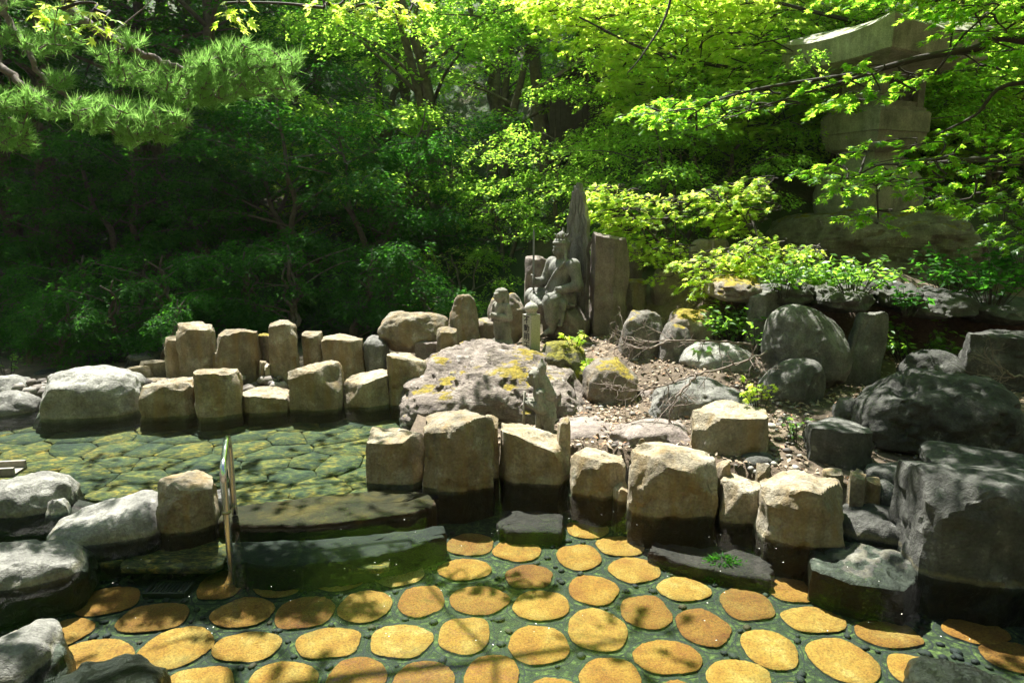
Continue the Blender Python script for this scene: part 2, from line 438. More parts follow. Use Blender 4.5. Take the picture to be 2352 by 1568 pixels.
def water_mat(name, tint, bump=.05, scale=9):
    m, nt, out, N, L = nodes(name)
    geo = N('NewGeometry')
    n = N('TexNoise', i_Scale=scale, i_Detail=4, i_Roughness=.55, i_Distortion=.6); L(geo.outputs['Position'], n.inputs['Vector'])
    bp = N('Bump', i_Strength=bump, i_Distance=.05); L(n.outputs[0], bp.inputs['Height'])
    fr = N('Fresnel', i_IOR=1.33); L(bp.outputs[0], fr.inputs['Normal'])
    t = N('BsdfTransparent'); t.inputs[0].default_value = (*tint, 1)
    g = N('BsdfGlossy', i_Roughness=.015); L(bp.outputs[0], g.inputs['Normal'])
    mx = N('MixShader'); L(fr.outputs[0], mx.inputs[0]); L(t.outputs[0], mx.inputs[1]); L(g.outputs[0], mx.inputs[2])
    L(mx.outputs[0], out.inputs[0]); return m
M_WATER = water_mat('pool_water', (.82,.90,.84), .12, 7)
M_WATER2 = water_mat('upper_pool_water', (.78,.90,.82), .22, 14)
tag(obj('pool_water', fill_poly('pool_water', LO_POLY, WATER, M_WATER)), kind='structure')
tag(obj('upper_pool_water', fill_poly('upper_pool_water', UP_POLY, UPPER, M_WATER2)), kind='structure')

# mortared footing between the pools, under the slab and the rim stones
def build_divider():
    mb = MB()
    P = [np.array(p) for p in DIV]
    for a, b in zip(P[:-1], P[1:]):
        d = (b - a) / np.linalg.norm(b - a); nrm = np.array([-d[1], d[0]])
        q = [a - nrm * .12, b - nrm * .12, b + nrm * .12, a + nrm * .12]
        V = np.array([(*p, z) for z in (-.5, -.03) for p in q])
        mb.add(V, np.array([(0,3,2,1),(4,5,6,7),(0,1,5,4),(1,2,6,5),(2,3,7,6),(3,0,4,7)]))
    tag(obj('pool_dividing_wall', mb.mesh('pool_dividing_wall', M_BED, False)), kind='structure')
build_divider()

# round paving stones set in the floor of the near pool
DISCS = [(1350,1208,95,42),(1080,1243,106,50),(1188,1257,108,48),(1425,1247,110,44),(1330,1272,100,58),(1457,1301,118,56),(1067,1300,120,50),(1215,1316,112,54),
 (915,1310,118,56),(778,1325,118,46),(640,1340,108,48),(510,1335,104,70),(1363,1347,114,68),(1570,1345,120,56),(1715,1380,118,72),(1818,1347,112,56),
 (1100,1370,136,66),(1243,1382,130,70),(968,1372,104,72),(838,1384,118,74),(700,1398,130,74),(558,1398,142,68),(352,1410,152,68),(248,1372,134,66),
 (145,1445,118,70),(1484,1397,116,78),(1615,1432,118,86),(1868,1415,140,60),(2040,1447,145,64),(1372,1438,136,94),(1237,1472,142,86),(1067,1450,120,84),
 (921,1463,140,76),(754,1467,146,72),(567,1476,156,70),(405,1478,158,94),(215,1497,176,80),(1533,1500,158,80),(1768,1482,128,92),(1936,1508,150,102),
 (1130,1545,128,104),(972,1553,140,90),(818,1548,134,100),(648,1555,164,90),(455,1560,160,80),(300,1562,74,44),(1402,1545,142,92),(1270,1580,112,70),
 (1700,1550,150,90),(1562,1590,104,76),(2110,1535,125,90),(1835,1600,130,80),(2240,1440,140,62),(2185,1370,130,50),(2330,1500,140,70),(500,1280,46,22)]
M_JOINT = plain_mat('shadowed_joint', (.012,.016,.014), .9, 0, 60, .4)  # dark gap round each disc, with its shadow painted into the colour
def disc_mesh(a, b, seed, mat):
    rng = np.random.default_rng(seed); n = 44
    th = np.linspace(0, 2 * np.pi, n, endpoint=False)
    ph = rng.uniform(0, 6.28, 4); am = rng.uniform(.006, .034, 4)
    e = rng.uniform(1.9, 2.35)
    r = (np.abs(np.cos(th)) ** e + np.abs(np.sin(th)) ** e) ** (-1 / e)
    r *= 1 + sum(am[k] * np.cos((k + 2) * th + ph[k]) for k in range(4)) + rng.normal(0, .009, n)
    rings = []
    for s, z in ((1.02, -.02), (1.004, .0095), (.988, .012), (.6, .0125), (.25, .013)):
        rings.append(np.stack([np.cos(th) * r * a * s, np.sin(th) * r * b * s, np.full(n, z) + (rng.normal(0, .0015, n) if s < 1 else 0)], 1))
    V = np.concatenate(rings + [np.array([[0, 0, .013]])]); F4 = []
    for q in range(4):
        i = np.arange(n); F4.append(np.stack([q * n + i, q * n + (i + 1) % n, (q + 1) * n + (i + 1) % n, (q + 1) * n + i], 1))
    i = np.arange(n)
    F3 = np.stack([4 * n + i, 4 * n + (i + 1) % n, np.full(n, 5 * n)], 1)
    g = 1.0 + .026 / min(a, b); k0 = len(V)
    V = np.concatenate([V, np.stack([np.cos(th) * r * a * g, np.sin(th) * r * b * g, np.full(n, .0045)], 1), np.stack([np.cos(th) * r * a * (g + .05), np.sin(th) * r * b * (g + .05), np.full(n, -.004)], 1)])
    F4.append(np.stack([k0 + i, k0 + (i + 1) % n, (i + 1) % n, i], 1)); F4.append(np.stack([k0 + n + i, k0 + n + (i + 1) % n, k0 + (i + 1) % n, k0 + i], 1))
    me = mesh_np('paving_stone', V, [np.concatenate(F4), F3], mat)
    me.materials.append(M_JOINT); idx = np.zeros(len(me.polygons), np.int32); idx[4 * n:6 * n] = 1; idx[:n] = 1
    me.polygons.foreach_set('material_index', idx); return me
def disc_mat():
    m, nt, out, N, L = nodes('ochre_granite_paving')
    tc = N('TexCoord'); oi = N('ObjectInfo')
    add = N('VectorMath', operation='MULTIPLY_ADD'); L(oi.outputs['Random'], add.inputs[0]); add.inputs[1].default_value = (37, 91, 53); L(tc.outputs['Object'], add.inputs[2])
    n1 = N('TexNoise', i_Scale=8, i_Detail=6, i_Roughness=.65); L(add.outputs[0], n1.inputs['Vector'])
    n2 = N('TexNoise', i_Scale=110, i_Detail=4, i_Roughness=.7); L(add.outputs[0], n2.inputs['Vector'])
    n3 = N('TexNoise', i_Scale=55, i_Detail=3, i_Roughness=.6); L(add.outputs[0], n3.inputs['Vector'])
    f = math_(N, L, 'MULTIPLY_ADD', oi.outputs['Random'], .42, math_(N, L, 'MULTIPLY_ADD', n1.outputs[0], 1.7, -.6))
    c = ramp_out(N, L, f, [(.12, (.19,.068,.008)), (.40, (.25,.112,.013)), (.62, (.275,.142,.021)), (.88, (.32,.205,.055))])
    c = mixc(N, L, .75, c, ramp_out(N, L, n2.outputs[0], [(.36, (.42,.34,.22)), (.6, (1.3,1.3,1.25))]), 'MULTIPLY')
    sp = N('MapRange', i_1=.70, i_2=.78); L(n3.outputs[0], sp.inputs[0])
    c = mixc(N, L, sp.outputs[0], c, (.045, .028, .01))
    wn_ = N('TexWhiteNoise', noise_dimensions='1D'); L(oi.outputs['Random'], wn_.inputs['W'])
    c = mixc(N, L, 1.0, c, ramp_out(N, L, wn_.outputs[0], [(0, (.62,.52,.42)), (.35, (.95,.88,.8)), (.7, (1.05,1.05,1.0)), (1, (1.12,1.25,1.7))]), 'MULTIPLY')
    n6 = N('TexNoise', i_Scale=5.5, i_Detail=7, i_Roughness=.7); L(add.outputs[0], n6.inputs['Vector']); fa = N('MapRange', i_1=.54, i_2=.72, i_4=.7); L(n6.outputs[0], fa.inputs[0])
    c = mixc(N, L, fa.outputs[0], c, (.11, .075, .014))
    b = N('BsdfPrincipled', i_Roughness=.9); L(c, b.inputs[0])
    bp = N('Bump', i_Strength=.6, i_Distance=.012); L(n2.outputs[0], bp.inputs['Height']); L(bp.outputs[0], b.inputs['Normal'])
    L(b.outputs[0], out.inputs[0]); return m
M_DISC = disc_mat()
DISC_W = []
for k, (x, y, w, h) in enumerate(DISCS):
    c = at_z(x, y, FLOOR + .03)
    t, bt = at_z(x, y - h / 2, FLOOR + .03), at_z(x, y + h / 2, FLOOR + .03)
    a = w / 2 * mpp(c); b = (t.y - bt.y) / 2
    cy_ = (t.y + bt.y) / 2
    cx_ = (at_z(x, y, FLOOR + .03)).x * cy_ / c.y
    DISC_W.append((cx_, cy_, a, b))
    me = disc_mesh(a * 1.0, b * 1.0, 100 + k, M_DISC)
    if k == 55: me.materials[0] = plain_mat('sunlit_stone_tone', (.62,.66,.42), .5, 0, 30, .15)  # small round stone, the sun on it painted as a pale colour
    obj('paving_stone', me, pool_floor, (cx_, cy_, FLOOR))
# dark collar round each disc is its gap and painted shadow; pebbles bedded between them
def ico():
    t = (1 + 5 ** .5) / 2
    V = np.array([(-1,t,0),(1,t,0),(-1,-t,0),(1,-t,0),(0,-1,t),(0,1,t),(0,-1,-t),(0,1,-t),(t,0,-1),(t,0,1),(-t,0,-1),(-t,0,1)], float)
    V /= np.linalg.norm(V, axis=1)[:, None]
    F = np.array([(0,11,5),(0,5,1),(0,1,7),(0,7,10),(0,10,11),(1,5,9),(5,11,4),(11,10,2),(10,7,6),(7,1,8),(3,9,4),(3,4,2),(3,2,6),(3,6,8),(3,8,9),(4,9,5),(2,4,11),(6,2,10),(8,6,7),(9,8,1)])
    return V, F
IV, IF = ico()
def pebbles(name, pts, smin, smax, mat, seed, flat=.55, parent=None):
    rng = np.random.default_rng(seed); mb = MB()
    for p in pts:
        s = rng.uniform(smin, smax); a = rng.uniform(0, 6.28); c, sn = math.cos(a), math.sin(a)
        V = IV * np.array([s * rng.uniform(.9, 1.5), s, s * flat]) * (1 + rng.normal(0, .06, (12, 1)))
        V = V @ np.array([[c, sn, 0], [-sn, c, 0], [0, 0, 1]]) + np.asarray(p)
        mb.add(V, IF)
    return mb.mesh(name, mat)
def pebble_mat(name, stops):
    m, nt, out, N, L = nodes(name)
    geo = N('NewGeometry'); b = N('BsdfPrincipled', i_Roughness=.8)
    n = N('TexNoise', i_Scale=40, i_Detail=4); L(geo.outputs['Position'], n.inputs['Vector'])
    c = ramp_out(N, L, geo.outputs['Random Per Island'], stops)
    c = mixc(N, L, .6, c, ramp_out(N, L, n.outputs[0], [(.3, (.5,.5,.5)), (.7, (1.3,1.3,1.3))]), 'MULTIPLY')
    L(c, b.inputs[0]); L(b.outputs[0], out.inputs[0]); return m
M_PEB = pebble_mat('dark_pool_pebbles', [(0, (.004,.006,.008)), (.6, (.010,.014,.014)), (.85, (.02,.026,.014)), (1, (.045,.028,.012))])
M_PEB2 = pebble_mat('pale_pebbles', [(0, (.14,.13,.115)), (.5, (.28,.26,.23)), (1, (.42,.40,.36))])
def scatter_floor():
    rng = np.random.default_rng(7); pts = []
    D = np.array(DISC_W)
    for _ in range(14000):
        if len(pts) > 1300: break
        x, y = rng.uniform(-2.7, 2.7), rng.uniform(2.0, 4.0)
        if (((x - D[:, 0]) / (D[:, 2] + .026)) ** 2 + ((y - D[:, 1]) / (D[:, 3] + .026)) ** 2).min() < 1: continue
        if pts and min((x - p[0]) ** 2 + (y - p[1]) ** 2 for p in pts[-400:]) < .0016: continue
        pts.append((x, y, FLOOR + .004))
    o = obj('pebbles', pebbles('pebbles', pts, .012, .024, M_PEB, 8, .6), pool_floor); o['kind'] = 'stuff'
scatter_floor()

# flagstones of the far pool: a jittered cell pattern, each stone its own slab
def clip_poly(poly, p, n):              # keep side where (v-p).n < 0
    out = []
    for i in range(len(poly)):
        a, b = poly[i], poly[(i + 1) % len(poly)]
        da, db = np.dot(a - p, n), np.dot(b - p, n)
        if da < 0: out.append(a)
        if (da < 0) != (db < 0): out.append(a + (b - a) * (da / (da - db)))
    return out
def flag_mat():
    m, nt, out, N, L = nodes('algae_ripple_flagstone')
    geo = N('NewGeometry'); oi = N('ObjectInfo')
    n1 = N('TexNoise', i_Scale=7, i_Detail=7, i_Roughness=.7, i_Distortion=.8); L(geo.outputs['Position'], n1.inputs['Vector'])
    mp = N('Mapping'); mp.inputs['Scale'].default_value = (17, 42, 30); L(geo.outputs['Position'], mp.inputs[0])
    n2 = N('TexNoise', i_Scale=1, i_Detail=3, i_Roughness=.6, i_Distortion=1.2); L(mp.outputs[0], n2.inputs['Vector'])  # water's ripple shimmer, painted into the stone colour as streaks
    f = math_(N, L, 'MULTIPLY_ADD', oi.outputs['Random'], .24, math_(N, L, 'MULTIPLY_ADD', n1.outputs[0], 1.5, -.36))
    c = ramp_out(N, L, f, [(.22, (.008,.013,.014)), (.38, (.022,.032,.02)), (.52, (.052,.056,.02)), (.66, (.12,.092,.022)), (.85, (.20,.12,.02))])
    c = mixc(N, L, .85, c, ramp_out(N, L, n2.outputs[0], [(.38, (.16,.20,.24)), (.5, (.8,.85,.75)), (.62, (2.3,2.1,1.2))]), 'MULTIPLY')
    b = N('BsdfPrincipled', i_Roughness=.9); L(c, b.inputs[0]); L(b.outputs[0], out.inputs[0]); return m
M_FLAG = flag_mat()
def flagstones():
    rng = np.random.default_rng(21)
    S = []
    for i in range(22):
        for j in range(10):
            S.append((-5.4 + .36 * i + rng.uniform(-.17, .17) + (.18 if j % 2 else 0), 4.05 + .30 * j + rng.uniform(-.13, .13)))
    S = np.array(S); up = [np.array(p) for p in UP_POLY]
    sd = poly_sd(S, UP_POLY)
    for k, s in enumerate(S):
        if sd[k] > -.10 or s[1] > 5.95 + .1 * (s[0] < -3): continue  # bare dark mortar left along the wall stands in for its shade
        d = np.hypot(*(S - s).T)
        poly = [s + np.array(v) for v in ((-.6,-.6),(.6,-.6),(.6,.6),(-.6,.6))]
        for q in np.argsort(d)[1:14]:
            nrm = (S[q] - s) / d[q]
            poly = clip_poly(poly, s + nrm * (d[q] / 2 - .0035), nrm)
        if len(poly) < 3: continue
        P = np.array(poly); c = P.mean(0)
        # round the corners a little
        Q = []
        for i in range(len(P)):
            a, b = P[i], P[(i + 1) % len(P)]
            Q += [a * .93 + b * .07, a * .5 + b * .5 + rng.normal(0, .009, 2), a * .07 + b * .93]
        Q = np.array(Q); n = len(Q)
        top = .020 + rng.uniform(-.002, .003)
        V = np.concatenate([np.column_stack([Q - c, np.full(n, -.01)]), np.column_stack([Q - c, np.full(n, top - .007)]), np.column_stack([(Q - c) * .98, np.full(n, top)]), [[0, 0, top + .003]]])
        i = np.arange(n); i2 = (i + 1) % n
        F4 = np.concatenate([np.stack([i, i2, n + i2, n + i], 1), np.stack([n + i, n + i2, 2 * n + i2, 2 * n + i], 1)])
        F3 = np.stack([2 * n + i, 2 * n + i2, np.full(n, 3 * n)], 1)
        obj('flagstone', mesh_np('flagstone', V, [F4, F3], M_FLAG), upper_floor, (c[0], c[1], UFLOOR))
flagstones()

# ------------------------------------------------------------------ stones
_CS = {}
def cubesphere(n):
    if n in _CS: return _CS[n]
    t = np.tan(np.linspace(-1, 1, n + 1) * np.pi / 4 * .96) / np.tan(np.pi / 4 * .96)
    U, W = np.meshgrid(t, t, indexing='ij'); U, W = U.ravel(), W.ravel(); O = np.ones_like(U)
    faces = [(O, U, W), (-O, -U, W), (-U, O, W), (U, -O, W), (U, W, O), (U, -W, -O)]
    V = np.concatenate([np.stack(f, 1) for f in faces])
    i, j = np.meshgrid(np.arange(n), np.arange(n), indexing='ij'); i, j = i.ravel(), j.ravel(); m = n + 1
    q = np.stack([i * m + j, (i + 1) * m + j, (i + 1) * m + j + 1, i * m + j + 1], 1)
    F = np.concatenate([q + k * m * m for k in range(6)])
    key = np.round(V * 1e5).astype(np.int64)
    _, idx, inv = np.unique(key, axis=0, return_index=True, return_inverse=True)
    _CS[n] = (V[idx], inv.ravel()[F]); return _CS[n]
def rock_verts(w, d, h, style='block', seed=0, n=22, slope=0.0, taper=.93, lean=0.0, rough=1.0, dome=0.0):
    rng = np.random.default_rng(seed)
    C, F = cubesphere(n)
    e = dict(block=18, pillar=18, boulder=3.0, slab=4.5, egg=2.3)[style]
    A = np.abs(C)
    Pn = C * ((A ** e).sum(1) ** (-1 / e))[:, None]
    Nn = np.sign(C) * A ** (e - 1); Nn /= np.linalg.norm(Nn, axis=1)[:, None] + 1e-9
    def cut(nv, dd, soft=.0):
        nonlocal Pn
        nv = np.array(nv, float); nv /= np.linalg.norm(nv)
        s = Pn @ nv - dd
        Pn = Pn - np.where(s > 0, s * (1 - soft), 0)[:, None] * nv
    if style in ('block', 'pillar'):
        for q in range(4):
            th = R(45 + 90 * q + rng.uniform(-17, 17))
            if rng.random() < .75: cut((math.cos(th), math.sin(th), rng.uniform(-.05, .05)), rng.uniform(1.06, 1.30))
        for q in range(3):
            th = R(-90 + rng.uniform(-28, 28)) if q < 2 else R(rng.uniform(0, 360))
            cut((math.cos(th), math.sin(th), rng.uniform(-.12, .14)), rng.uniform(.93, 1.05))
        for q in range(6):
            th = rng.uniform(0, 6.28); k = rng.uniform(.5, 1.6)
            nv = np.array((math.cos(th), math.sin(th), k)); full = (max(abs(math.cos(th)), abs(math.sin(th))) + k) / np.linalg.norm(nv)
            cut(nv, full * rng.uniform(.93, .995))
        for q in range(3):
            cut((rng.normal(0, .08), rng.normal(0, .08), 1), rng.uniform(.95, 1.02))
    else:
        k = dict(boulder=13, slab=9, egg=5)[style]
        for q in range(k):
            v = rng.normal(0, 1, 3); v /= np.linalg.norm(v)
            if style == 'slab': v[2] *= .5
            sup = (np.abs(v / np.linalg.norm(v)) ** (e / (e - 1))).sum() ** ((e - 1) / e)
            cut(v, sup * rng.uniform(.80, .96), .12)
    if dome: Pn[:, 2] += dome * (1 - np.minimum(1, Pn[:, 0] ** 2 + Pn[:, 1] ** 2)) * (Pn[:, 2] > -.2) * sstep(-.2, 1, Pn[:, 2])
    amp = dict(block=.022, pillar=.02, boulder=.10, slab=.07, egg=.045)[style]
    Pn = Pn + Nn * (amp * fbm(Pn * 1.6 + seed * 3.7, seed, 3))[:, None]
    up = (Pn[:, 2] + 1) / 2
    k = 1 + (taper - 1) * up
    Pn[:, 0] *= k; Pn[:, 1] *= k
    Pn[:, 2] -= slope * Pn[:, 0] * sstep(.0, 1, up)
    lo, hi = Pn.min(0), Pn.max(0)
    Pn = (Pn - (lo + hi) / 2) / (hi - lo)
    V = Pn * np.array([w, d, h]); V[:, 2] += h / 2
    V[:, 0] += lean * V[:, 2]
    size = min(1.0, (w * d * h) ** (1 / 3) / .4)
    ch = fbm(V * 7 + seed * 1.3, seed + 21, 3); D = (.018 * fbm(V * 5 + seed, seed + 9, 3) + .009 * fbm(V * 17 + seed, seed + 5, 3) - .016 * sstep(.12, .38, ch)) * size * rough
    if style in ('block', 'pillar'):
        D = D + .006 * rough * size * fbm(V * np.array([15, 15, 2.2]) + seed, seed + 3, 3) * (1 - np.abs(Nn[:, 2]))
    return V + Nn * D[:, None], F

ROCKS = []
def rock(label, xl, xr, yt, yb, z0=None, Y=None, dep=.35, style='block', mat=None, seed=None, n=26, slope=0.0, taper=.94, lean=0.0, sink=None,
         yaw=None, name=None, cat='rock', group=None, top=.75, h=None, rough=1.0, dome=0.0, hang=False):
    xc = (xl + xr) / 2
    p = at_z(xc, yb, z0) if z0 is not None else at_Y(xc, yb, Y)
    w = (xr - xl) * mpp(p)
    if h is None: h = at_Y(xc, yt, p.y + dep * top).z - p.z
    seed = seed if seed is not None else int(xl * 7 + yt * 13) % 100000
    if sink is None: sink = .45 if z0 is not None and z0 <= UPPER else .14
    hh = h + sink
    V, F = rock_verts(w * (1.0 if style in ('block', 'pillar') else 1.04), dep, hh, style, seed, n, slope, taper, lean, rough, dome)
    V[:, 2] -= sink
    if yaw is None: yaw = -.6 * math.atan2(p.x, p.y)
    cyy = p.y + dep / 2
    cx = p.x * (1 + .5 * dep / 2 / p.y)
    name = name or ('boulder' if style in ('boulder', 'egg') else 'stone_slab' if style == 'slab' else 'stone_block')
    o = obj(name, mesh_np(name, V, F, mat or M_HEWN, True, R(24) if style in ('block', 'pillar') else R(40)), None, (cx, cyy, p.z), yaw)
    tag(o, label, cat, group, 'thing')
    ROCKS.append(o)
    return o

G1 = 'stones along the near pool rim'
G2 = 'stones of the far pool wall'
G3 = 'rocks on the sunny bank'
G4 = 'rocks on the shaded bank'
G5 = 'rim stones between the two pools'
# near pool, far rim, left to right
rock('low pale-topped block at the end of the submerged slab, pinkish ledge behind', 838,977, 978,1122, 0, dep=.42, seed=11, group=G1, slope=.03)
rock('tallest square rim block with a broad sunlit white top below the ledge', 968,1138, 937,1133, 0, dep=.46, seed=12, group=G1, n=26)
rock('thin upright stone wedged between two rim blocks under the mossy ledge', 1113,1146, 953,1100, 0, dep=.14, style='pillar', seed=13, n=12, group=G1)
rock('rim block with a bright top slanting down in front of the hooded statue', 1142,1310, 970,1113, 0, dep=.40, seed=14, group=G1, slope=.16)
rock('short upright stone beside the hooded statue, at the rim', 1279,1309, 956,1098, 0, dep=.14, style='pillar', seed=15, n=12, group=G1)
rock('small grey rim block with chipped white top, between two larger blocks', 1312,1442, 1028,1142, 0, dep=.34, seed=16, group=G1, slope=.05)
rock('thin ochre filler stone low between the grey and the widest rim blocks', 1408,1448, 1105,1152, 0, dep=.14, style='pillar', seed=161, n=10, group=G1)
rock('widest rim block with ragged sunlit crest, in front of the rounded flat stone', 1443,1652, 1016,1190, 0, dep=.38, seed=17, group=G1, slope=.08, n=26)
rock('little white stone lying behind the ragged crest of the widest rim block', 1458,1492, 997,1022, Y=4.62, dep=.12, seed=171, n=10, sink=.1, group=G3)
rock('thin pale-tipped upright stone at the end of the widest rim block', 1641,1675, 1048,1168, 0, dep=.14, style='pillar', seed=18, n=12, group=G1)
rock('small rim block with a sunlit edge beside the bed of pale pebbles', 1657,1757, 1088,1203, 0, dep=.28, seed=19, group=G1)
rock('tiny post stone behind the small rim block', 1736,1768, 1060,1150, 0, dep=.10, style='pillar', seed=191, n=10, group=G1)
rock('big square rim block half in shade beside the stepping stones', 1747,1942, 1076,1256, 0, dep=.42, seed=20, group=G1, n=26, slope=.05)
rock('small grey stone peeping over the back corner of the half shaded block', 1896,1940, 1073,1110, Y=3.95, dep=.16, seed=201, n=10, group=G4)
rock('narrow upright stone in shade behind the stepping stones, first of three', 1950,1988, 1079,1175, Y=3.70, dep=.12, style='pillar', seed=202, n=10, group=G4)
rock('stubby upright stone in shade beside the narrow one', 1988,2020, 1092,1170, Y=3.74, dep=.12, style='pillar', seed=203, n=10, group=G4)
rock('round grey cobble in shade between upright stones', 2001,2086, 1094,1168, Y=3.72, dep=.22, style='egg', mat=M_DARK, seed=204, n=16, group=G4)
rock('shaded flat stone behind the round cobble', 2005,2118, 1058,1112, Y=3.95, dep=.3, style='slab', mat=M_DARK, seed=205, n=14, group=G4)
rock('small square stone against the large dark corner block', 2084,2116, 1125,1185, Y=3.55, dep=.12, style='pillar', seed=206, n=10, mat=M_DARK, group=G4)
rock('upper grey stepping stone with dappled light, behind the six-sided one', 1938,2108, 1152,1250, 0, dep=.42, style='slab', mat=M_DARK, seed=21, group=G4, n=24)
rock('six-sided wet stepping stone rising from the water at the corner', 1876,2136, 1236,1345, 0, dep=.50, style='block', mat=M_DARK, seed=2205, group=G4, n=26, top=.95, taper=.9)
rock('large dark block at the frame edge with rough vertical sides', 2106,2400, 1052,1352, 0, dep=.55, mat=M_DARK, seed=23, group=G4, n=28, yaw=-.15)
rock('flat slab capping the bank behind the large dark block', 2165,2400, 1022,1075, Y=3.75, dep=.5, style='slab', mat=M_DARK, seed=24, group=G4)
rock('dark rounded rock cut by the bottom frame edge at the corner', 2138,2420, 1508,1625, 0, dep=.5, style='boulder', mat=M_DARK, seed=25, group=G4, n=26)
rock('tiny sunlit tip of a rock at the bottom frame edge', 1362,1412, 1558,1600, 0, dep=.2, style='egg', mat=M_GREY, seed=251, n=12, group=G1)
# sunny bank
rock('reddish block with a dark wedge-shaped stain and flat sunlit top', 1590,1767, 926,1056, Y=4.42, dep=.42, seed=26, group=G3, n=26)
rock('shaded low rock at the foot of the reddish stained block', 1700,1790, 1035,1078, Y=4.25, dep=.25, style='boulder', mat=M_DARK, seed=261, n=14, group=G3)
rock('flat brown slab lying level beside the hooded statue', 1276,1440, 950,1012, Y=4.85, dep=.55, style='slab', mat=M_FLAT, seed=27, group=G3, top=.95)
rock('rounded flat brown stone heaped with dry leaves behind the widest rim block', 1408,1592, 958,1040, Y=4.6, dep=.5, style='slab', mat=M_FLAT, seed=28, group=G3, top=.8, dome=.15)
rock('dark block with level top behind the hooded statue', 1176,1292, 886,976, Y=5.35, dep=.45, mat=M_FLAT, seed=29, group=G3)
rock('squat rock with a cap of yellow moss under bare twigs', 1338,1468, 820,938, Y=5.7, dep=.5, style='boulder', mat=M_MOSSY, seed=30, group=G3, n=26)
rock('small brown stone at the foot of the moss-capped rock', 1462,1510, 890,940, Y=5.75, dep=.3, style='boulder', mat=M_FLAT, seed=301, n=14, group=G3)
rock('long smooth pale boulder streaked with twig shadows', 1492,1758, 862,985, Y=5.15, dep=.65, style='boulder', mat=M_GREY, seed=31, group=G3, n=36, slope=.12, dome=.1, rough=1.8)
rock('smooth domed boulder with dappled top and a mossy corner', 1570,1738, 780,866, Y=5.95, dep=.6, style='egg', mat=M_GREY, seed=32, group=G3, n=24)
rock('dark wedge boulder leaning beside the tall standing stone', 1425,1530, 706,850, Y=6.5, dep=.55, style='boulder', mat=M_BROKEN, seed=33, group=G3, n=24)
rock('pointed triangular boulder below the moss patch', 1508,1606, 735,850, Y=6.3, dep=.5, style='boulder', mat=M_BROKEN, seed=333, group=G3, n=20, taper=.5)
rock('broad dark boulder with mossy top under the maple sprays', 1540,1655, 705,790, Y=6.7, dep=.6, style='boulder', mat=M_MOSSY, seed=34, group=G3, n=24)
rock('brown stone with mossy edge beside the tall standing stone', 1428,1487, 638,705, Y=7.7, dep=.4, mat=M_MOSSY, seed=35, group=G3, n=16)
rock('upright slab in shade just behind the tall standing stone', 1432,1478, 560,650, Y=8.2, dep=.3, style='pillar', mat=M_FLAT, seed=36, group=G3, n=14)
rock('round dark boulder behind the small maple trunks', 1500,1600, 600,700, Y=7.6, dep=.5, style='boulder', mat=M_FLAT, seed=37, group=G3, n=20)
rock('pale flat-topped boulder half hidden by small maples', 1588,1680, 545,640, Y=8.1, dep=.6, style='boulder', mat=M_FLAT, seed=38, group=G3, n=20)
rock('low boulder under maple sprays beside the hidden pale one', 1590,1720, 610,705, Y=7.5, dep=.5, style='boulder', mat=M_FLAT, seed=381, group=G3, n=20)
# shaded bank and the hollow under the lantern
rock('upright rock face beside the hollow under hanging plants', 1718,1790, 662,800, Y=6.35, dep=.4, style='block', mat=M_GREY_SHADE, seed=39, group=G4, n=22)
rock('tall egg-shaped boulder standing in front of the dark hollow', 1762,1955, 694,902, Y=5.75, dep=.6, style='egg', mat=M_GREY_SHADE, seed=40, group=G4, n=28, slope=.25)
rock('leaning kidney-shaped boulder with a sunlit back', 1754,1898, 816,940, Y=5.35, dep=.5, style='egg', mat=M_GREY_SHADE, seed=41, group=G4, n=26, slope=-.35)
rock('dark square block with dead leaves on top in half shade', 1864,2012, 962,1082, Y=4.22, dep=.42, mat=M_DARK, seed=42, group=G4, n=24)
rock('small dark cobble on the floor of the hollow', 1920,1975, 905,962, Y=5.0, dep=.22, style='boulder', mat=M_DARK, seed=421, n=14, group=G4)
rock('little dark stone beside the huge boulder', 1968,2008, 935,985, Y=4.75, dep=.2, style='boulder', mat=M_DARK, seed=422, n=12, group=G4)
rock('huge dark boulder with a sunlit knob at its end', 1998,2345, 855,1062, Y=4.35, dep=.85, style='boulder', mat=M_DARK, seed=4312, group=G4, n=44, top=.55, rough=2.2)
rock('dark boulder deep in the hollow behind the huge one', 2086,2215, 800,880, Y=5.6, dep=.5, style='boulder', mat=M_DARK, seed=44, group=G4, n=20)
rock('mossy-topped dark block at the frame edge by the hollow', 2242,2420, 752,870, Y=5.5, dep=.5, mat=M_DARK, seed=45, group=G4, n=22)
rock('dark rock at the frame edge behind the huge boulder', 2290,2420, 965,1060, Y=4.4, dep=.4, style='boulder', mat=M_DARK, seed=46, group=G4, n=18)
for lab, xl, xr, yt, yb, Y, dp, sd in [('rough rock of the lip above the rock face, plants behind', 1640,1762,640,705,6.45,1.2,47), ('knobbly rock lip over the egg-shaped boulder', 1742,1880,655,715,6.3,1.35,471), ('brown slabby rock lip over the grey-green pillar', 1860,2020,662,728,6.2,1.45,472),
        ('pale knob of rock on the lip of the hollow', 2015,2110,660,718,6.3,1.3,473), ('dark overhanging rock at the middle of the hollow', 2060,2250,672,745,6.25,1.4,48), ('dark overhanging rock with moss at the frame edge', 2215,2440,676,760,6.2,1.5,481)]:
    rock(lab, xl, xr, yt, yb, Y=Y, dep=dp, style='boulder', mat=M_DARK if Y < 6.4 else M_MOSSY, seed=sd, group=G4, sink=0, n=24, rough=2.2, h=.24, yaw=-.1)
rock('smooth grey-green pillar holding up the lip of the hollow', 1925,2012, 710,905, Y=6.05, dep=.3, style='pillar', mat=M_GREY_SHADE, seed=49, group=G4, n=20, lean=.12, taper=.7)
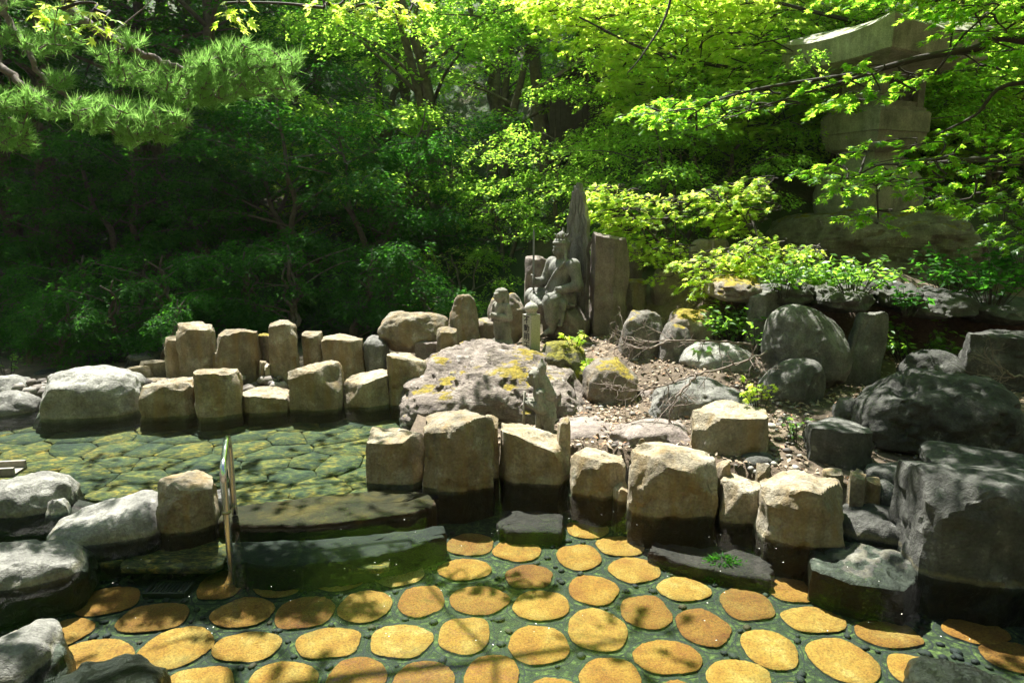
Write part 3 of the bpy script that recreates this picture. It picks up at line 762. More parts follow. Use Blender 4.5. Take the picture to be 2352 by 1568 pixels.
rock('broad layered rock carrying the stone lantern', 1785,2292, 474,640, Y=8.35, dep=2.2, style='boulder', mat=M_PINK, seed=50, group=G4, n=44, h=.83, sink=.25, rough=2.6)
# the ledge with the statues
BOULDER = rock('large pinkish layered ledge rock with yellow moss and lichen', 872,1400, 775,1010, z0=0, dep=2.6, style='boulder', mat=M_PINK, seed=5107, n=60, h=.50, sink=.45, dome=.0, taper=.80, yaw=.0, rough=2.6)
rock('green-gold moss-covered rock behind the carved granite post', 1236,1352, 782,900, Y=6.15, dep=.75, style='boulder', mat=M_MOSS, seed=52, group=G3, n=30, top=.45)
rock('tall brown standing stone beside the seated statue', 1354,1441, 532,782, Y=7.35, dep=.42, style='block', mat=M_FLAT, seed=531, n=26, slope=.05, taper=.97)
rock('dark reddish upright stone behind the seated statue', 1204,1268, 586,720, Y=8.1, dep=.35, style='pillar', mat=M_FLAT, seed=54, n=20)
rock('rough mossy-topped stone behind the small standing statue', 1118,1210, 670,785, Y=7.45, dep=.4, style='boulder', mat=M_MOSSY, seed=55, n=24)
rock('narrow stone with pointed top left of the small standing statue', 1028,1102, 674,800, Y=7.15, dep=.36, style='boulder', mat=M_HEWN, seed=5603, n=22, taper=.7)
rock('dark low stone between the pointed stone and the standing statue', 1096,1140, 730,790, Y=7.4, dep=.3, mat=M_MOSSY, seed=57, n=12)
# far pool wall, lower course
rock('rounded grey stone at the frame edge, lower of two', -70,66, 893,958, UPPER, dep=.5, style='boulder', mat=M_GREY, seed=60, group=G2, n=18)
rock('rounded grey stone at the frame edge, upper of two', -60,58, 860,905, Y=6.5, dep=.4, style='boulder', mat=M_GREY, seed=61, group=G2, n=16)
rock('largest rounded grey boulder in the far pool wall', 66,312, 833,964, UPPER, dep=.75, style='boulder', mat=M_GREY, seed=6204, group=G2, n=32)
rock('six-sided block with slanting white top next to the largest grey boulder', 318,443, 866,960, UPPER, dep=.42, seed=63, group=G2)
rock('upright square-topped block below the two tallest wall stones', 447,550, 840,958, UPPER, dep=.38, seed=64, group=G2)
rock('lowest ochre block with a spot of sun in the far wall', 552,662, 888,948, UPPER, dep=.34, seed=65, group=G2)
rock('squarest block of the far wall with yellow moss at its back corner', 659,786, 826,943, UPPER, dep=.44, seed=66, group=G2, n=24)
rock('low peaked block with a ragged white crest in the far wall', 787,893, 848,936, UPPER, dep=.38, seed=67, group=G2, slope=-.1)
rock('tall block at the end of the far wall against the ledge', 887,980, 806,932, UPPER, dep=.36, seed=68, group=G2, slope=.08)
# far pool wall, upper course
rock('short dark stone leaning on the tallest pillar of the far wall', 379,424, 770,870, Y=6.75, dep=.3, seed=70, group=G2, n=16)
rock('tallest square pillar of the far wall, leaning a little', 413,494, 737,872, Y=6.7, dep=.34, style='pillar', seed=71, group=G2, n=24, lean=-.03)
rock('wide standing stone with a dipped top beside the tallest pillar', 499,597, 754,886, Y=6.65, dep=.34, style='pillar', seed=72, group=G2, n=24)
rock('dark mossy stone half hidden between two standing stones', 593,630, 764,850, Y=6.85, dep=.25, mat=M_MOSSY, seed=73, group=G2, n=14)
rock('slender round-topped standing stone in the middle of the far wall', 621,685, 732,892, Y=6.62, dep=.30, style='pillar', seed=74, group=G2, n=24, slope=.1)
rock('small square stone set back between pillar and wide block', 694,740, 759,830, Y=6.85, dep=.25, style='pillar', seed=75, group=G2, n=14)
rock('wide flat-topped stone behind the squarest block', 739,836, 767,868, Y=6.8, dep=.34, seed=76, group=G2, n=22)
rock('grey rounded stone under the big overhanging block', 834,892, 769,850, Y=6.8, dep=.34, style='boulder', mat=M_GREY, seed=77, group=G2, n=18)
rock('big overhanging brown block above the end of the far wall', 870,1027, 712,815, Y=6.85, dep=.45, style='boulder', mat=M_HEWN, seed=7804, group=G2, n=26, taper=1.25, sink=.02)
rock('dark stone filling the gap under the overhanging block', 952,1012, 778,840, Y=6.75, dep=.3, mat=M_FLAT, seed=79, group=G2, n=14)
rock('pale square stone between the overhanging block and the pointed stone', 1003,1050, 750,825, Y=6.7, dep=.3, seed=80, group=G2, n=16)
for lab, xl, xr, yt, yb, Y, sd in [('flat pale stone on the wall beside the largest grey boulder', 290,345,838,880,6.7,81), ('pale stone on top of the wall left of the leaning stone', 322,388,824,868,6.85,82),
        ('dark squared stone under the pale wall-top stones', 308,382,866,905,6.55,83), ('small square stone low between pillar and dipped stone', 486,502,806,840,6.75,84),
        ('thin upright chip stone at the foot of the slender standing stone', 596,612,826,885,6.6,85), ('second thin chip stone beside the slender standing stone', 609,621,832,892,6.58,86)]:
    rock(lab, xl, xr, yt, yb, Y=Y, dep=.16, seed=sd, n=10, group=G2)
# rim between the pools, on the left
rock('humped grey rock at the frame edge by the spout', -60,146, 1074,1192, 0, dep=.5, style='boulder', mat=M_GREY, seed=90, group=G5, n=26)
rock('small cream stone leaning on the humped grey rock', 94,150, 1130,1188, 0, dep=.2, style='boulder', mat=M_GREY, seed=91, group=G5, n=14)
rock('long low rock with smooth sunlit top, pointing to the handrail', 86,352, 1133,1256, 0, dep=.5, style='slab', mat=M_GREY, seed=92, group=G5, n=30, slope=-.25)
rock('squared upright rim stone next to the handrail', 359,486, 1079,1226, 0, dep=.36, mat=M_HEWN, seed=935, group=G5, n=26, slope=0)
rock('bright white stone just behind the handrail', 476,530, 1118,1182, 0, dep=.22, style='slab', mat=M_GREY, seed=94, group=G5, n=16)
rock('little orange stone wedged beside the squared rim stone', 336,364, 1170,1215, 0, dep=.12, style='boulder', mat=M_HEWN, seed=95, group=G5, n=10)
rock('wedge of grey rock with dappled light at the frame edge', -110,168, 1240,1358, 0, dep=.42, style='slab', mat=M_GREY, seed=967, group=G5, n=30, slope=.10, h=.105, sink=.22, taper=.85)
rock('grey rock with white lichen spots in the bottom corner', -90,104, 1403,1600, 0, dep=.5, style='boulder', mat=M_GREY, seed=97, group=G5, n=26, slope=.1)
rock('dark mossy rock along the bottom frame edge', -60,335, 1528,1640, 0, dep=.45, style='slab', mat=M_DARK, seed=98, group=G5, n=26)
# river stones behind the far wall
for lab, xl, xr, yt, yb, Y, sd in [('pale river stone behind the frame-edge stones', 20,95,836,880,8.2,110), ('grey river stone behind the largest boulder', 95,165,822,860,8.8,111),
        ('flat river stone near the frame edge behind the wall', -40,40,842,875,8.0,112), ('dark river stone in shade behind the wall', 165,235,815,845,9.2,113),
        ('broad dark river boulder behind the largest grey boulder', 190,300,800,858,8.3,114), ('low dark river rock beside the wall-top stones', 280,360,805,850,8.0,115), ('round dark river boulder below the bushes near the frame edge', -20,70,815,862,9.0,116), ('flat dark river rock behind the broad dark boulder', 230,330,792,825,9.4,117), ('dark river cobble between the pale river stones', 60,120,845,880,7.6,118)]:
    rock(lab, xl, xr, yt, yb, Y=Y, dep=.5, style='boulder', mat=M_DARK if sd > 112 else M_GREY, seed=sd, n=14, group='river stones behind the far wall')

# slabs in the water
def slab(label, pix, z, thick, mat, seed, nx=1):
    P = np.array([P2(x, y, z) for x, y in pix]); c = P.mean(0)
    rng = np.random.default_rng(seed); Q = []
    for i in range(len(P)):
        a, b = P[i], P[(i + 1) % len(P)]
        for t in np.linspace(0, 1, 10, endpoint=False): Q.append(a + (b - a) * t + rng.normal(0, .006, 2))
    Q = np.array(Q) - c; n = len(Q)
    lay = [(1.0, -thick), (1.01, -.03), (.985, -.006), (.95, 0.0), (.7, .002), (.4, .001)]
    V = []
    for s, zz in lay:
        V.append(np.column_stack([Q * np.array([1 - (1 - s) * .35, s]), zz + .004 * fbm(np.column_stack([Q * 7 * s, np.zeros(n)]), seed, 3)]))
    V = np.concatenate(V + [np.array([[0, 0, .001]])]); i = np.arange(n); i2 = (i + 1) % n
    F4 = np.concatenate([np.stack([k * n + i, k * n + i2, (k + 1) * n + i2, (k + 1) * n + i], 1) for k in range(len(lay) - 1)])
    F3 = np.stack([(len(lay) - 1) * n + i, (len(lay) - 1) * n + i2, np.full(n, len(lay) * n)], 1)
    if np.cross(Q[1] - Q[0], Q[n // 2] - Q[0]) < 0: F4 = F4[:, ::-1]; F3 = F3[:, ::-1]
    o = obj('stone_slab', mesh_np('stone_slab', V, [F4, F3], mat), None, (c[0], c[1], z))
    return tag(o, label, 'slab', kind='thing')
slab('long wet stepping slab dividing the two pools beside the handrail', [(500,1194),(560,1204),(700,1205),(830,1193),(950,1176),(1002,1158),(985,1130),(900,1122),(760,1136),(620,1152),(515,1166)], .014, .40, M_WETSLAB, 1)
slab('sunken curved step slab below the long dividing slab', [(535,1290),(640,1300),(800,1288),(930,1262),(1020,1232),(1024,1205),(880,1225),(700,1240),(530,1245)], -.055, .17, M_STEP, 2)
slab('small dark slab just under water below the rim blocks', [(1143,1212),(1180,1222),(1290,1222),(1293,1180),(1240,1172),(1150,1172)], -.12, .10, M_BED, 3)
slab('dark purplish slab lying under water below the small rim block', [(1490,1265),(1560,1292),(1680,1318),(1770,1330),(1778,1288),(1700,1250),(1600,1258),(1500,1243)], -.13, .09, M_BED, 4)
# ------------------------------------------------------------------ carved figures (distance fields turned into one skin)
def surface_net(F, org, h):
    S = F < 0
    nx, ny, nz = F.shape
    cells = np.zeros((nx - 1, ny - 1, nz - 1), np.int8)
    for a in (0, 1):
        for b in (0, 1):
            for c in (0, 1):
                cells += S[a:nx - 1 + a, b:ny - 1 + b, c:nz - 1 + c]
    act = (cells > 0) & (cells < 8)
    idx = -np.ones(act.shape, np.int64); I = np.argwhere(act); idx[act] = np.arange(len(I))
    acc = np.zeros((len(I), 3)); cnt = np.zeros(len(I))
    cor = [(a, b, c) for a in (0, 1) for b in (0, 1) for c in (0, 1)]
    for p in cor:
        for ax in range(3):
            if p[ax]: continue
            q = list(p); q[ax] = 1
            f0 = F[I[:, 0] + p[0], I[:, 1] + p[1], I[:, 2] + p[2]]; f1 = F[I[:, 0] + q[0], I[:, 1] + q[1], I[:, 2] + q[2]]
            m = (f0 < 0) != (f1 < 0)
            t = f0[m] / (f0[m] - f1[m])
            pt = np.tile(np.array(p, float), (m.sum(), 1)); pt[:, ax] += t
            acc[m] += pt; cnt[m] += 1
    V = (I + acc / cnt[:, None]) * h + org
    Q = []
    for ax in range(3):
        o1, o2 = [(1, 2), (2, 0), (0, 1)][ax]
        sl0 = [slice(None)] * 3; sl1 = [slice(None)] * 3
        sl0[ax] = slice(0, -1); sl1[ax] = slice(1, None)
        d = S[tuple(sl0)] != S[tuple(sl1)]
        E = np.argwhere(d); E = E[(E[:, o1] > 0) & (E[:, o2] > 0) & (E[:, o1] < F.shape[o1] - 1) & (E[:, o2] < F.shape[o2] - 1)]
        flip = S[E[:, 0], E[:, 1], E[:, 2]]
        def g(u, v):
            K = E.copy(); K[:, o1] -= u; K[:, o2] -= v
            return idx[K[:, 0], K[:, 1], K[:, 2]]
        q = np.stack([g(1, 1), g(0, 1), g(0, 0), g(1, 0)], 1)
        q = np.where(flip[:, None], q, q[:, ::-1]); Q.append(q)
    return V, np.concatenate(Q)
class SDF:
    def __init__(s, lo, hi, h):
        s.lo, s.h = np.array(lo, float), h
        n = np.ceil((np.array(hi) - s.lo) / h).astype(int) + 1
        g = np.meshgrid(*[np.arange(k) * h + l for k, l in zip(n, s.lo)], indexing='ij')
        s.X, s.Y, s.Z = (q.astype(np.float32) for q in g)
        s.F = np.full(s.X.shape, 9.0, np.float32)
    def put(s, d, k=.02):
        if k <= 0: s.F = np.minimum(s.F, d); return
        hh = np.maximum(k - np.abs(s.F - d), 0) / k
        s.F = np.minimum(s.F, d) - hh * hh * k * .25
    def sub(s, d, k=.01):
        hh = np.maximum(k - np.abs(-s.F - d), 0) / k
        s.F = np.maximum(s.F, -d) + hh * hh * k * .25
    def ell(s, c, r):
        x, y, z = (s.X - c[0]) / r[0], (s.Y - c[1]) / r[1], (s.Z - c[2]) / r[2]
        k0 = np.sqrt(x * x + y * y + z * z); k1 = np.sqrt((x / r[0]) ** 2 + (y / r[1]) ** 2 + (z / r[2]) ** 2) + 1e-6
        return k0 * (k0 - 1) / k1
    def cone(s, a, b, ra, rb):
        a, b = np.array(a, np.float32), np.array(b, np.float32); ab = b - a
        px, py, pz = s.X - a[0], s.Y - a[1], s.Z - a[2]
        t = np.clip((px * ab[0] + py * ab[1] + pz * ab[2]) / (ab @ ab), 0, 1)
        return np.sqrt((px - t * ab[0]) ** 2 + (py - t * ab[1]) ** 2 + (pz - t * ab[2]) ** 2) - (ra + (rb - ra) * t)
    def mesh(s, name, mat):
        V, Q = surface_net(s.F, s.lo, s.h); return mesh_np(name, V, Q, mat)

def hand(s, c, d, up, r=.011, k=.008):        # closed hand: palm and five curled fingers
    c, d, up = (np.array(v, float) for v in (c, d, up)); side = np.cross(d, up)
    s.put(s.ell(c, (.030, .032, .032)), .012)
    for q in range(4):
        b = c + up * (.026 - .017 * q) + d * .018
        s.put(s.cone(b + side * .022, b + d * .018, r, r * .9), k)
        s.put(s.cone(b + d * .018, b - side * .022 + d * .006, r * .9, r * .8), k)
    s.put(s.cone(c + up * .028 - d * .01, c + up * .022 + d * .028 - side * .012, r, r * .85), k)

def head(s, c, f, r=.082, hair='curl', wrinkle=True):
    """c centre, f unit facing direction in the xy plane"""
    c = np.array(c, float); f = np.array((f[0], f[1], 0)); l = np.array((-f[1], f[0], 0)); z = np.array((0, 0, 1.0)); q = r / .082
    s.put(s.ell(c, (r * .98, r * 1.02, r * 1.22)), .02)
    s.put(s.ell(c + f * .035 * q - z * .045 * q, (.052 * q, .052 * q, .052 * q)), .02)          # jaw
    s.put(s.cone(c + f * .074 * q + z * .026 * q + l * .036 * q, c + f * .088 * q + z * .014 * q, .012 * q, .013 * q), .01)   # brows
    s.put(s.cone(c + f * .074 * q + z * .026 * q - l * .036 * q, c + f * .088 * q + z * .014 * q, .012 * q, .013 * q), .01)
    s.put(s.cone(c + f * .086 * q + z * .008 * q, c + f * .098 * q - z * .022 * q, .010 * q, .017 * q), .008)                 # nose
    for sg in (-1, 1):
        s.sub(s.ell(c + f * .089 * q + l * sg * .031 * q - z * .002 * q, (.017 * q, .017 * q, .011 * q)), .008)                 # eye sockets
        s.put(s.ell(c + f * .076 * q + l * sg * .031 * q - z * .003 * q, (.013 * q, .013 * q, .009 * q)), .004)                 # eyes
        s.put(s.ell(c + f * .06 * q + l * sg * .045 * q - z * .025 * q, (.026 * q, .026 * q, .024 * q)), .015)                   # cheeks
        s.put(s.ell(c + l * sg * .082 * q - f * .004 * q - z * .012 * q, (.018 * q, .018 * q, .036 * q)), .006)                  # ears
    s.put(s.cone(c + f * .084 * q - z * .047 * q + l * .022 * q, c + f * .084 * q - z * .047 * q - l * .022 * q, .011 * q, .011 * q), .006)   # lips
    s.sub(s.cone(c + f * .097 * q - z * .047 * q + l * .026 * q, c + f * .097 * q - z * .047 * q - l * .026 * q, .005 * q, .005 * q), .004)

def seated_statue():
    base = at_Y(1290, 760, 7.62)
    z0 = base.z
    # parent at the ground, turned so that the figure looks towards the pools
    T = thing('seated_statue', 'grey carved stone statue of a seated guardian holding a sword before a flame halo', 'statue', (base.x, base.y, z0), R(-56))
    T.scale = (.86, .86, 1.0)
    h = .0085
    s = SDF((-.46, -.50, -.06), (.42, .26, 1.16), h)
    SZ = .30                                    # seat height
    def P(x, y, z): return (x, y, z + SZ)
    s.put(s.ell(P(0, .02, .06), (.20, .17, .13)), .0)
    s.put(s.cone(P(0, .02, .08), P(0, 0, .34), .155, .145), .05)
    s.put(s.ell(P(0, -.015, .40), (.20, .125, .125)), .05)
    s.put(s.ell(P(.075, -.095, .40), (.075, .04, .06)), .03); s.put(s.ell(P(-.075, -.095, .40), (.075, .04, .06)), .03)
    s.put(s.ell(P(0, -.10, .20), (.11, .07, .09)), .05)
    for sg in (-1, 1): s.put(s.ell(P(sg * .215, 0, .445), (.085, .085, .085)), .04)
    s.put(s.cone(P(0, 0, .48), P(0, -.02, .57), .075, .06), .03)
    head(s, P(0, -.035, .625), (0, -1), .088)
    # curled hair, side lock, lotus crown
    for q in range(15):
        a = math.pi * (q / 14) ; 
        s.put(s.ell(P(.088 * math.cos(a), -.035 - .085 * math.sin(a), .690), (.019, .019, .019)), .004)
        s.put(s.ell(P(.080 * math.cos(a), -.030 - .072 * math.sin(a), .716), (.017, .017, .017)), .004)
    s.put(s.ell(P(0, .0, .66), (.100, .095, .095)), .02)
    s.put(s.cone(P(0, -.02, .715), P(0, -.02, .755), .070, .060), .01)
    for q in range(10):
        a = 2 * math.pi * q / 10
        s.put(s.cone(P(.062 * math.cos(a), -.02 + .062 * math.sin(a), .745), P(.088 * math.cos(a), -.02 + .088 * math.sin(a), .785), .017, .010), .006)
    s.put(s.cone(P(0, 0, .76), P(0, .01, .88), .030, .008), .01)
    s.put(s.cone(P(.085, -.02, .62), P(.135, -.055, .47), .023, .017), .01); s.put(s.cone(P(.135, -.055, .47), P(.12, -.11, .40), .017, .012), .01)
    # left arm (near side), right arm with the sword
    s.put(s.cone(P(.235, 0, .44), P(.325, .0, .24), .078, .064), .03); s.put(s.cone(P(.325, 0, .24), P(.185, -.175, .19), .062, .043), .025)
    hand(s, P(.165, -.20, .19), (-.5, -.85, 0), (0, 0, 1))
    s.put(s.cone(P(-.235, 0, .44), P(-.31, -.06, .24), .074, .062), .03); s.put(s.cone(P(-.31, -.06, .24), P(-.235, -.235, .26), .058, .042), .025)
    hand(s, P(-.225, -.262, .265), (.3, -.95, 0), (0, 0, 1))
    for c_, r_ in ((P(.205, -.15, .195), .050), (P(-.24, -.21, .26), .048), (P(.275, .0, .35), .078), (P(-.268, -.025, .35), .075)):
        d = np.sqrt((np.sqrt((s.X - c_[0]) ** 2 + (s.Y - c_[1]) ** 2 + (s.Z - c_[2]) ** 2) - r_) ** 2) ; s.put(s.ell(c_, (r_ * .98, r_ * .98, .016)), .006)
    # scarf across the chest and rope from the hand
    for q in range(10):
        t = q / 9; a = P(.16 - .30 * t, -.125 - .02 * math.sin(3.14 * t), .47 - .27 * t); b = P(.16 - .30 * (t + .11), -.125 - .02 * math.sin(3.14 * min(1, t + .11)), .47 - .27 * (t + .11))
        s.put(s.cone(a, b, .024, .024), .008); s.put(s.cone((a[0] + .045, a[1], a[2] + .02), (b[0] + .045, b[1], b[2] + .02), .016, .016), .006)
    rp = smooth_path([P(.165, -.22, .17), P(.19, -.20, .08), P(.24, -.10, .03), P(.28, -.02, .02)], 5)
    for a, b in zip(rp[:-1], rp[1:]): s.put(s.cone(a, b, .015, .015), .004)
    # legs: right folded across, left hanging
    s.put(s.cone(P(-.10, -.02, .07), P(-.33, -.24, .075), .125, .105), .04); s.put(s.cone(P(-.33, -.24, .07), P(-.06, -.34, .03), .098, .055), .03)
    s.put(s.ell(P(-.01, -.35, .025), (.07, .045, .035)), .02)
    s.put(s.cone(P(.10, 0, .06), P(.14, -.29, .055), .125, .108), .04); s.put(s.cone(P(.14, -.29, .05), P(.15, -.27, -.12), .105, .098), .03)
    s.put(s.cone(P(.15, -.27, -.12), P(.15, -.27, -.20), .098, .060), .01)
    s.put(s.cone(P(.145, -.27, -.10), P(.14, -.275, -.235), .050, .043), .01)
    s.put(s.cone(P(.14, -.27, -.255), P(.135, -.36, -.27), .043, .032), .02)
    for q in range(5): s.put(s.cone(P(.112 + .013 * q, -.355, -.272), P(.108 + .014 * q, -.40 + .006 * abs(q - 1), -.283), .0095, .008), .004)
    # hems: hanging cloth with a curl
    s.put(s.cone(P(.25, -.18, .04), P(.255, -.20, -.15), .045, .030), .03); s.put(s.ell(P(.25, -.225, -.17), (.04, .045, .035)), .01); s.sub(s.ell(P(.25, -.25, -.165), (.06, .018, .014)), .006)
    s.put(s.cone(P(-.36, -.22, .02), P(-.37, -.20, -.12), .055, .020), .03); s.put(s.cone(P(-.28, -.30, .0), P(-.27, -.30, -.10), .045, .012), .03)
    # folds
    low = 1 - sstep(.16 + SZ, .26 + SZ, s.Z)
    fold = .012 * np.exp(-np.sin(26 * (s.X * .7 + .9 * s.Z + .5 * s.Y + .10 * np.sin(9 * s.Y))) ** 2 / .06) + .008 * np.exp(-np.sin(40 * (s.X - .6 * s.Z + .3 * s.Y)) ** 2 / .05)
    foot = sstep(.07, .10, s.Z)
    s.F = s.F + (fold * low * foot).astype(np.float32)
    body = obj('figure', s.mesh('figure', M_STATUE), T)
    # sword: straight blade, guard, grip
    sw = MB(); c = (-.235, -.292)
    V, F = box((c[0] - .016, c[1] - .006, SZ + .33), (c[0] + .016, c[1] + .006, SZ + .80)); V[4:, 0] = c[0] + (V[4:, 0] - c[0]) * .75; sw.add(V, F)
    tip = np.array([(c[0] - .012, c[1] - .006, SZ + .80), (c[0] + .012, c[1] - .006, SZ + .80), (c[0] + .012, c[1] + .006, SZ + .80), (c[0] - .012, c[1] + .006, SZ + .80), (c[0], c[1], SZ + .87)])
    sw.add(tip, np.array([(0, 1, 4), (1, 2, 4), (2, 3, 4), (3, 0, 4)]))
    S_ = obj('sword', sw.mesh('sword', plain_mat('weathered_iron', (.23,.24,.235), .5, .6, 40, .25), False), T)
    gm = MB(); gm.add(*tube([(c[0], c[1], SZ + .17), (c[0], c[1], SZ + .33)], .013, 8)); gm.add(*tube([(c[0] - .05, c[1], SZ + .33), (c[0] - .02, c[1], SZ + .325), (c[0] + .02, c[1], SZ + .325), (c[0] + .05, c[1], SZ + .33)], .012, 6))
    gm.add(*tube([(c[0], c[1], SZ + .155), (c[0], c[1], SZ + .172)], [.02, .014], 8))
    obj('hilt', gm.mesh('hilt', M_STATUE), S_)
    # flame halo: a slab with a tongued outline and low relief
    half = [(-.20, -.30), (-.215, .2), (-.225, .55), (-.205, .66), (-.235, .72), (-.20, .86), (-.225, .95), (-.165, 1.02), (-.165, 1.10), (-.125, 1.16), (-.115, 1.25), (-.085, 1.24), (-.075, 1.31), (-.045, 1.27), (-.02, 1.345)]
    right = [(.005, 1.28), (.03, 1.335), (.055, 1.25), (.10, 1.22), (.125, 1.12), (.16, 1.06), (.165, .98), (.205, .92), (.195, .80), (.235, .70), (.20, .60), (.225, .50), (.215, .2), (.20, -.30)]
    pts = smooth_path([(x, 0, z) for x, z in half + right], 3)
    n = len(pts); yb, yf = .285, .225
    A = np.array([(p[0], yf, p[2] + SZ) for p in pts]); B = np.array([(p[0] * .97, yb, p[2] + SZ) for p in pts])
    import mathutils.geometry as mg
    tri = np.array(mg.tessellate_polygon([[Vector((p[0], p[2], 0)) for p in pts]]))
    i = np.arange(n); i2 = (i + 1) % n
    V = np.concatenate([A, B, A, B])
    Fs = [tri, tri[:, ::-1] + n, ]
    side = np.stack([2 * n + i2, 2 * n + i, 3 * n + i, 3 * n + i2], 1)
    H = obj('flame_halo', mesh_np('flame_halo', V, [np.concatenate(Fs), side], M_STATUE, False), T)
    rel = MB()
    def curl(pts2, r):
        p = smooth_path([(x, yf + .002, z + SZ) for x, z in pts2], 6); rel.add(*tube(p, np.linspace(r, r * .45, len(p)), 8))
    for sx in (-1, 1):
        curl([(sx * .155, .1), (sx * .16, .45), (sx * .13, .66), (sx * .05, .74), (sx * .015, .70), (sx * .03, .655), (sx * .06, .67)], .020)
        curl([(sx * .185, .3), (sx * .19, .60), (sx * .15, .80), (sx * .17, .92), (sx * .12, 1.00)], .017)
        curl([(sx * .10, .74), (sx * .13, .86), (sx * .08, .98), (sx * .10, 1.10), (sx * .06, 1.20)], .017)
        curl([(sx * .03, .80), (sx * .07, .92), (sx * .025, 1.05), (sx * .045, 1.16), (sx * .01, 1.28)], .016)
    V, F = rock_verts(.26, .035, .72, 'slab', 3, 14, rough=.2); V[:, 1] += yf; V[:, 2] += SZ - .05; rel.add(V, F)
    obj('flame_carving', rel.mesh('flame_carving', M_STATUE), H)
    V, F = rock_verts(.62, .56, .42, 'boulder', 911, 24, rough=1.2); V[:, 2] -= .12; V[:, 1] += .04; V[:, 0] += .06
    obj('rock_seat', mesh_np('rock_seat', V, F, M_FLAT), T)
    return T
seated_statue()

def small_statue(name, label, loc, rz, kind):
    T = thing(name, label, 'statue', loc, rz, 'small attendant statues')
    s = SDF((-.17, -.20, -.03), (.17, .19, .66), .0058)
    hood = kind == 'hood'; bent = .045 if hood else 0.0
    s.put(s.ell((0, .01, .01), (.115, .11, .035)), 0)
    if not hood: s.put(s.ell((0, .05, .04), (.08, .06, .06)), .03)
    st = .045 if hood else .0                                        # hooded one strides: legs apart
    for sg in (-1, 1):
        y0 = sg * st
        s.put(s.cone((sg * .045, y0 - .005, .055), (sg * .048, y0 * .6, .20), .034, .056), .012)
        s.put(s.cone((sg * .047, y0 - .01, .04), (sg * .052, y0 - .075, .032), .022, .015), .01)
    # skirt, belly, chest
    s.put(s.cone((0, .015, .11 if not hood else .19), (0, 0, .26), .090 if not hood else .074, .070), .02)
    s.put(s.cone((0, 0, .25), (0, -.005 - bent * .6, .37), .072, .066), .02)
    s.put(s.ell((0, -.028 - bent * .3, .275), (.066, .056, .055)), .02)
    s.put(s.ell((0, -bent * .7, .385), (.085, .052, .045)), .02)
    hx = -.02 - bent * 1.5
    for sg in (-1, 1):
        s.put(s.ell((sg * .080, -bent * .7, .392), (.038, .038, .038)), .014)
        el = (sg * .112, .005 - bent * .3, .275); wr = (sg * .030, -.098 - bent * .6, .298)
        s.put(s.cone((sg * .090, -bent * .7, .39), el, .036, .036), .008)
        s.put(s.cone(el, wr, .038, .030), .008)                          # sleeve
        s.put(s.cone(wr, (sg * .016, -.118 - bent * .6, .305), .017, .016), .004)
        for q in range(4): s.put(s.cone((sg * .014, -.118 - bent * .6, .326 - .011 * q), (-sg * .002, -.138 - bent * .6, .329 - .011 * q), .0075, .006), .003)
        s.put(s.ell((sg * .012, -.116 - bent * .6, .309), (.018, .018, .024)), .006)
    s.put(s.cone((0, -bent, .41), (0, hx * .9, .46), .033, .03), .012)
    if not hood:
        head(s, (0, hx, .505), (0, -1), .058)
        s.put(s.ell((0, .014, .518), (.062, .056, .060)), .006)
        s.put(s.cone((0, .045, .49), (0, .058, .36), .050, .034), .015)
        for sg in (-1, 1): s.put(s.cone((sg * .052, .012, .50), (sg * .078, .0, .375), .022, .016), .006)
        s.put((np.sqrt((np.sqrt(s.X ** 2 + (s.Y + .0) ** 2) - .056) ** 2 + (s.Z - .552) ** 2) - .007), .006)     # hair band
    else:                                                               # face looking down under a scarf with a broad leaf-shaped knot
        fc = np.array((0, hx - .010, .478))
        s.put(s.ell(fc, (.043, .043, .056)), .012); s.put(s.cone(fc + (0, -.040, .006), fc + (0, -.048, -.012), .007, .010), .006)
        s.put(s.cone(fc + (-.024, -.036, .016), fc + (.024, -.036, .016), .008, .008), .006)
        for sg in (-1, 1): s.sub(s.ell(fc + (sg * .018, -.044, .004), (.010, .010, .006)), .005)
        s.put(s.ell((0, hx + .022, .502), (.062, .058, .068)), .008); s.put(s.cone((-.045, hx - .022, .526), (.045, hx - .022, .526), .018, .018), .008)
        s.put(s.ell((0, hx + .060, .560), (.046, .030, .056)), .010); s.put(s.cone((0, hx + .060, .58), (0, hx + .055, .645), .032, .008), .015)
        for dx in (-.020, 0, .020): s.sub(s.cone((dx, hx + .02, .62), (dx * 1.6, hx + .035, .525), .004, .004), .004)
        for sg in (-1, 1): s.put(s.cone((sg * .048, hx + .014, .50), (sg * .055, hx + .03, .405), .022, .028), .008)
        s.put(s.cone((0, hx + .066, .47), (0, .035, .36), .050, .050), .02)
    # carved folds as thin grooves
    def groove(u, k, w, d): return d * np.exp(-np.sin(u * k) ** 2 / w)
    skirt = (1 - sstep(.232, .25, s.Z)) * sstep(.05, .08, s.Z)
    ang = np.arctan2(s.X, s.Y + .01)
    g = groove(ang * .10 + .25 * (s.Z - .1) * np.sign(s.X), 62, .10, .0085) * skirt
    if hood: g = g + groove(s.Z + .75 * s.Y + .2 * s.X, 70, .10, .007) * sstep(.27, .30, s.Z) * (1 - sstep(.40, .43, s.Z))
    else: g = g + groove(s.X - .55 * s.Z, 75, .08, .006) * sstep(.31, .33, s.Z) * (1 - sstep(.40, .43, s.Z)) * (s.Y < -.02)
    s.put((np.sqrt((np.sqrt(s.X ** 2 + (s.Y + .005) ** 2) - .078) ** 2 + (s.Z - .243) ** 2) - .012), .004)   # sash
    s.F = s.F + g.astype(np.float32)
    obj('figure', s.mesh('figure', M_IMAGE), T)
    if hood:
        m = MB(); m.add(*tube([(0.0, -.172, .02), (.0, -.168, .20), (.0, -.160, .38)], .010, 7)); obj('staff', m.mesh('staff', M_IMAGE), T)
    return T
p = at_Y(1152, 786, 6.95)
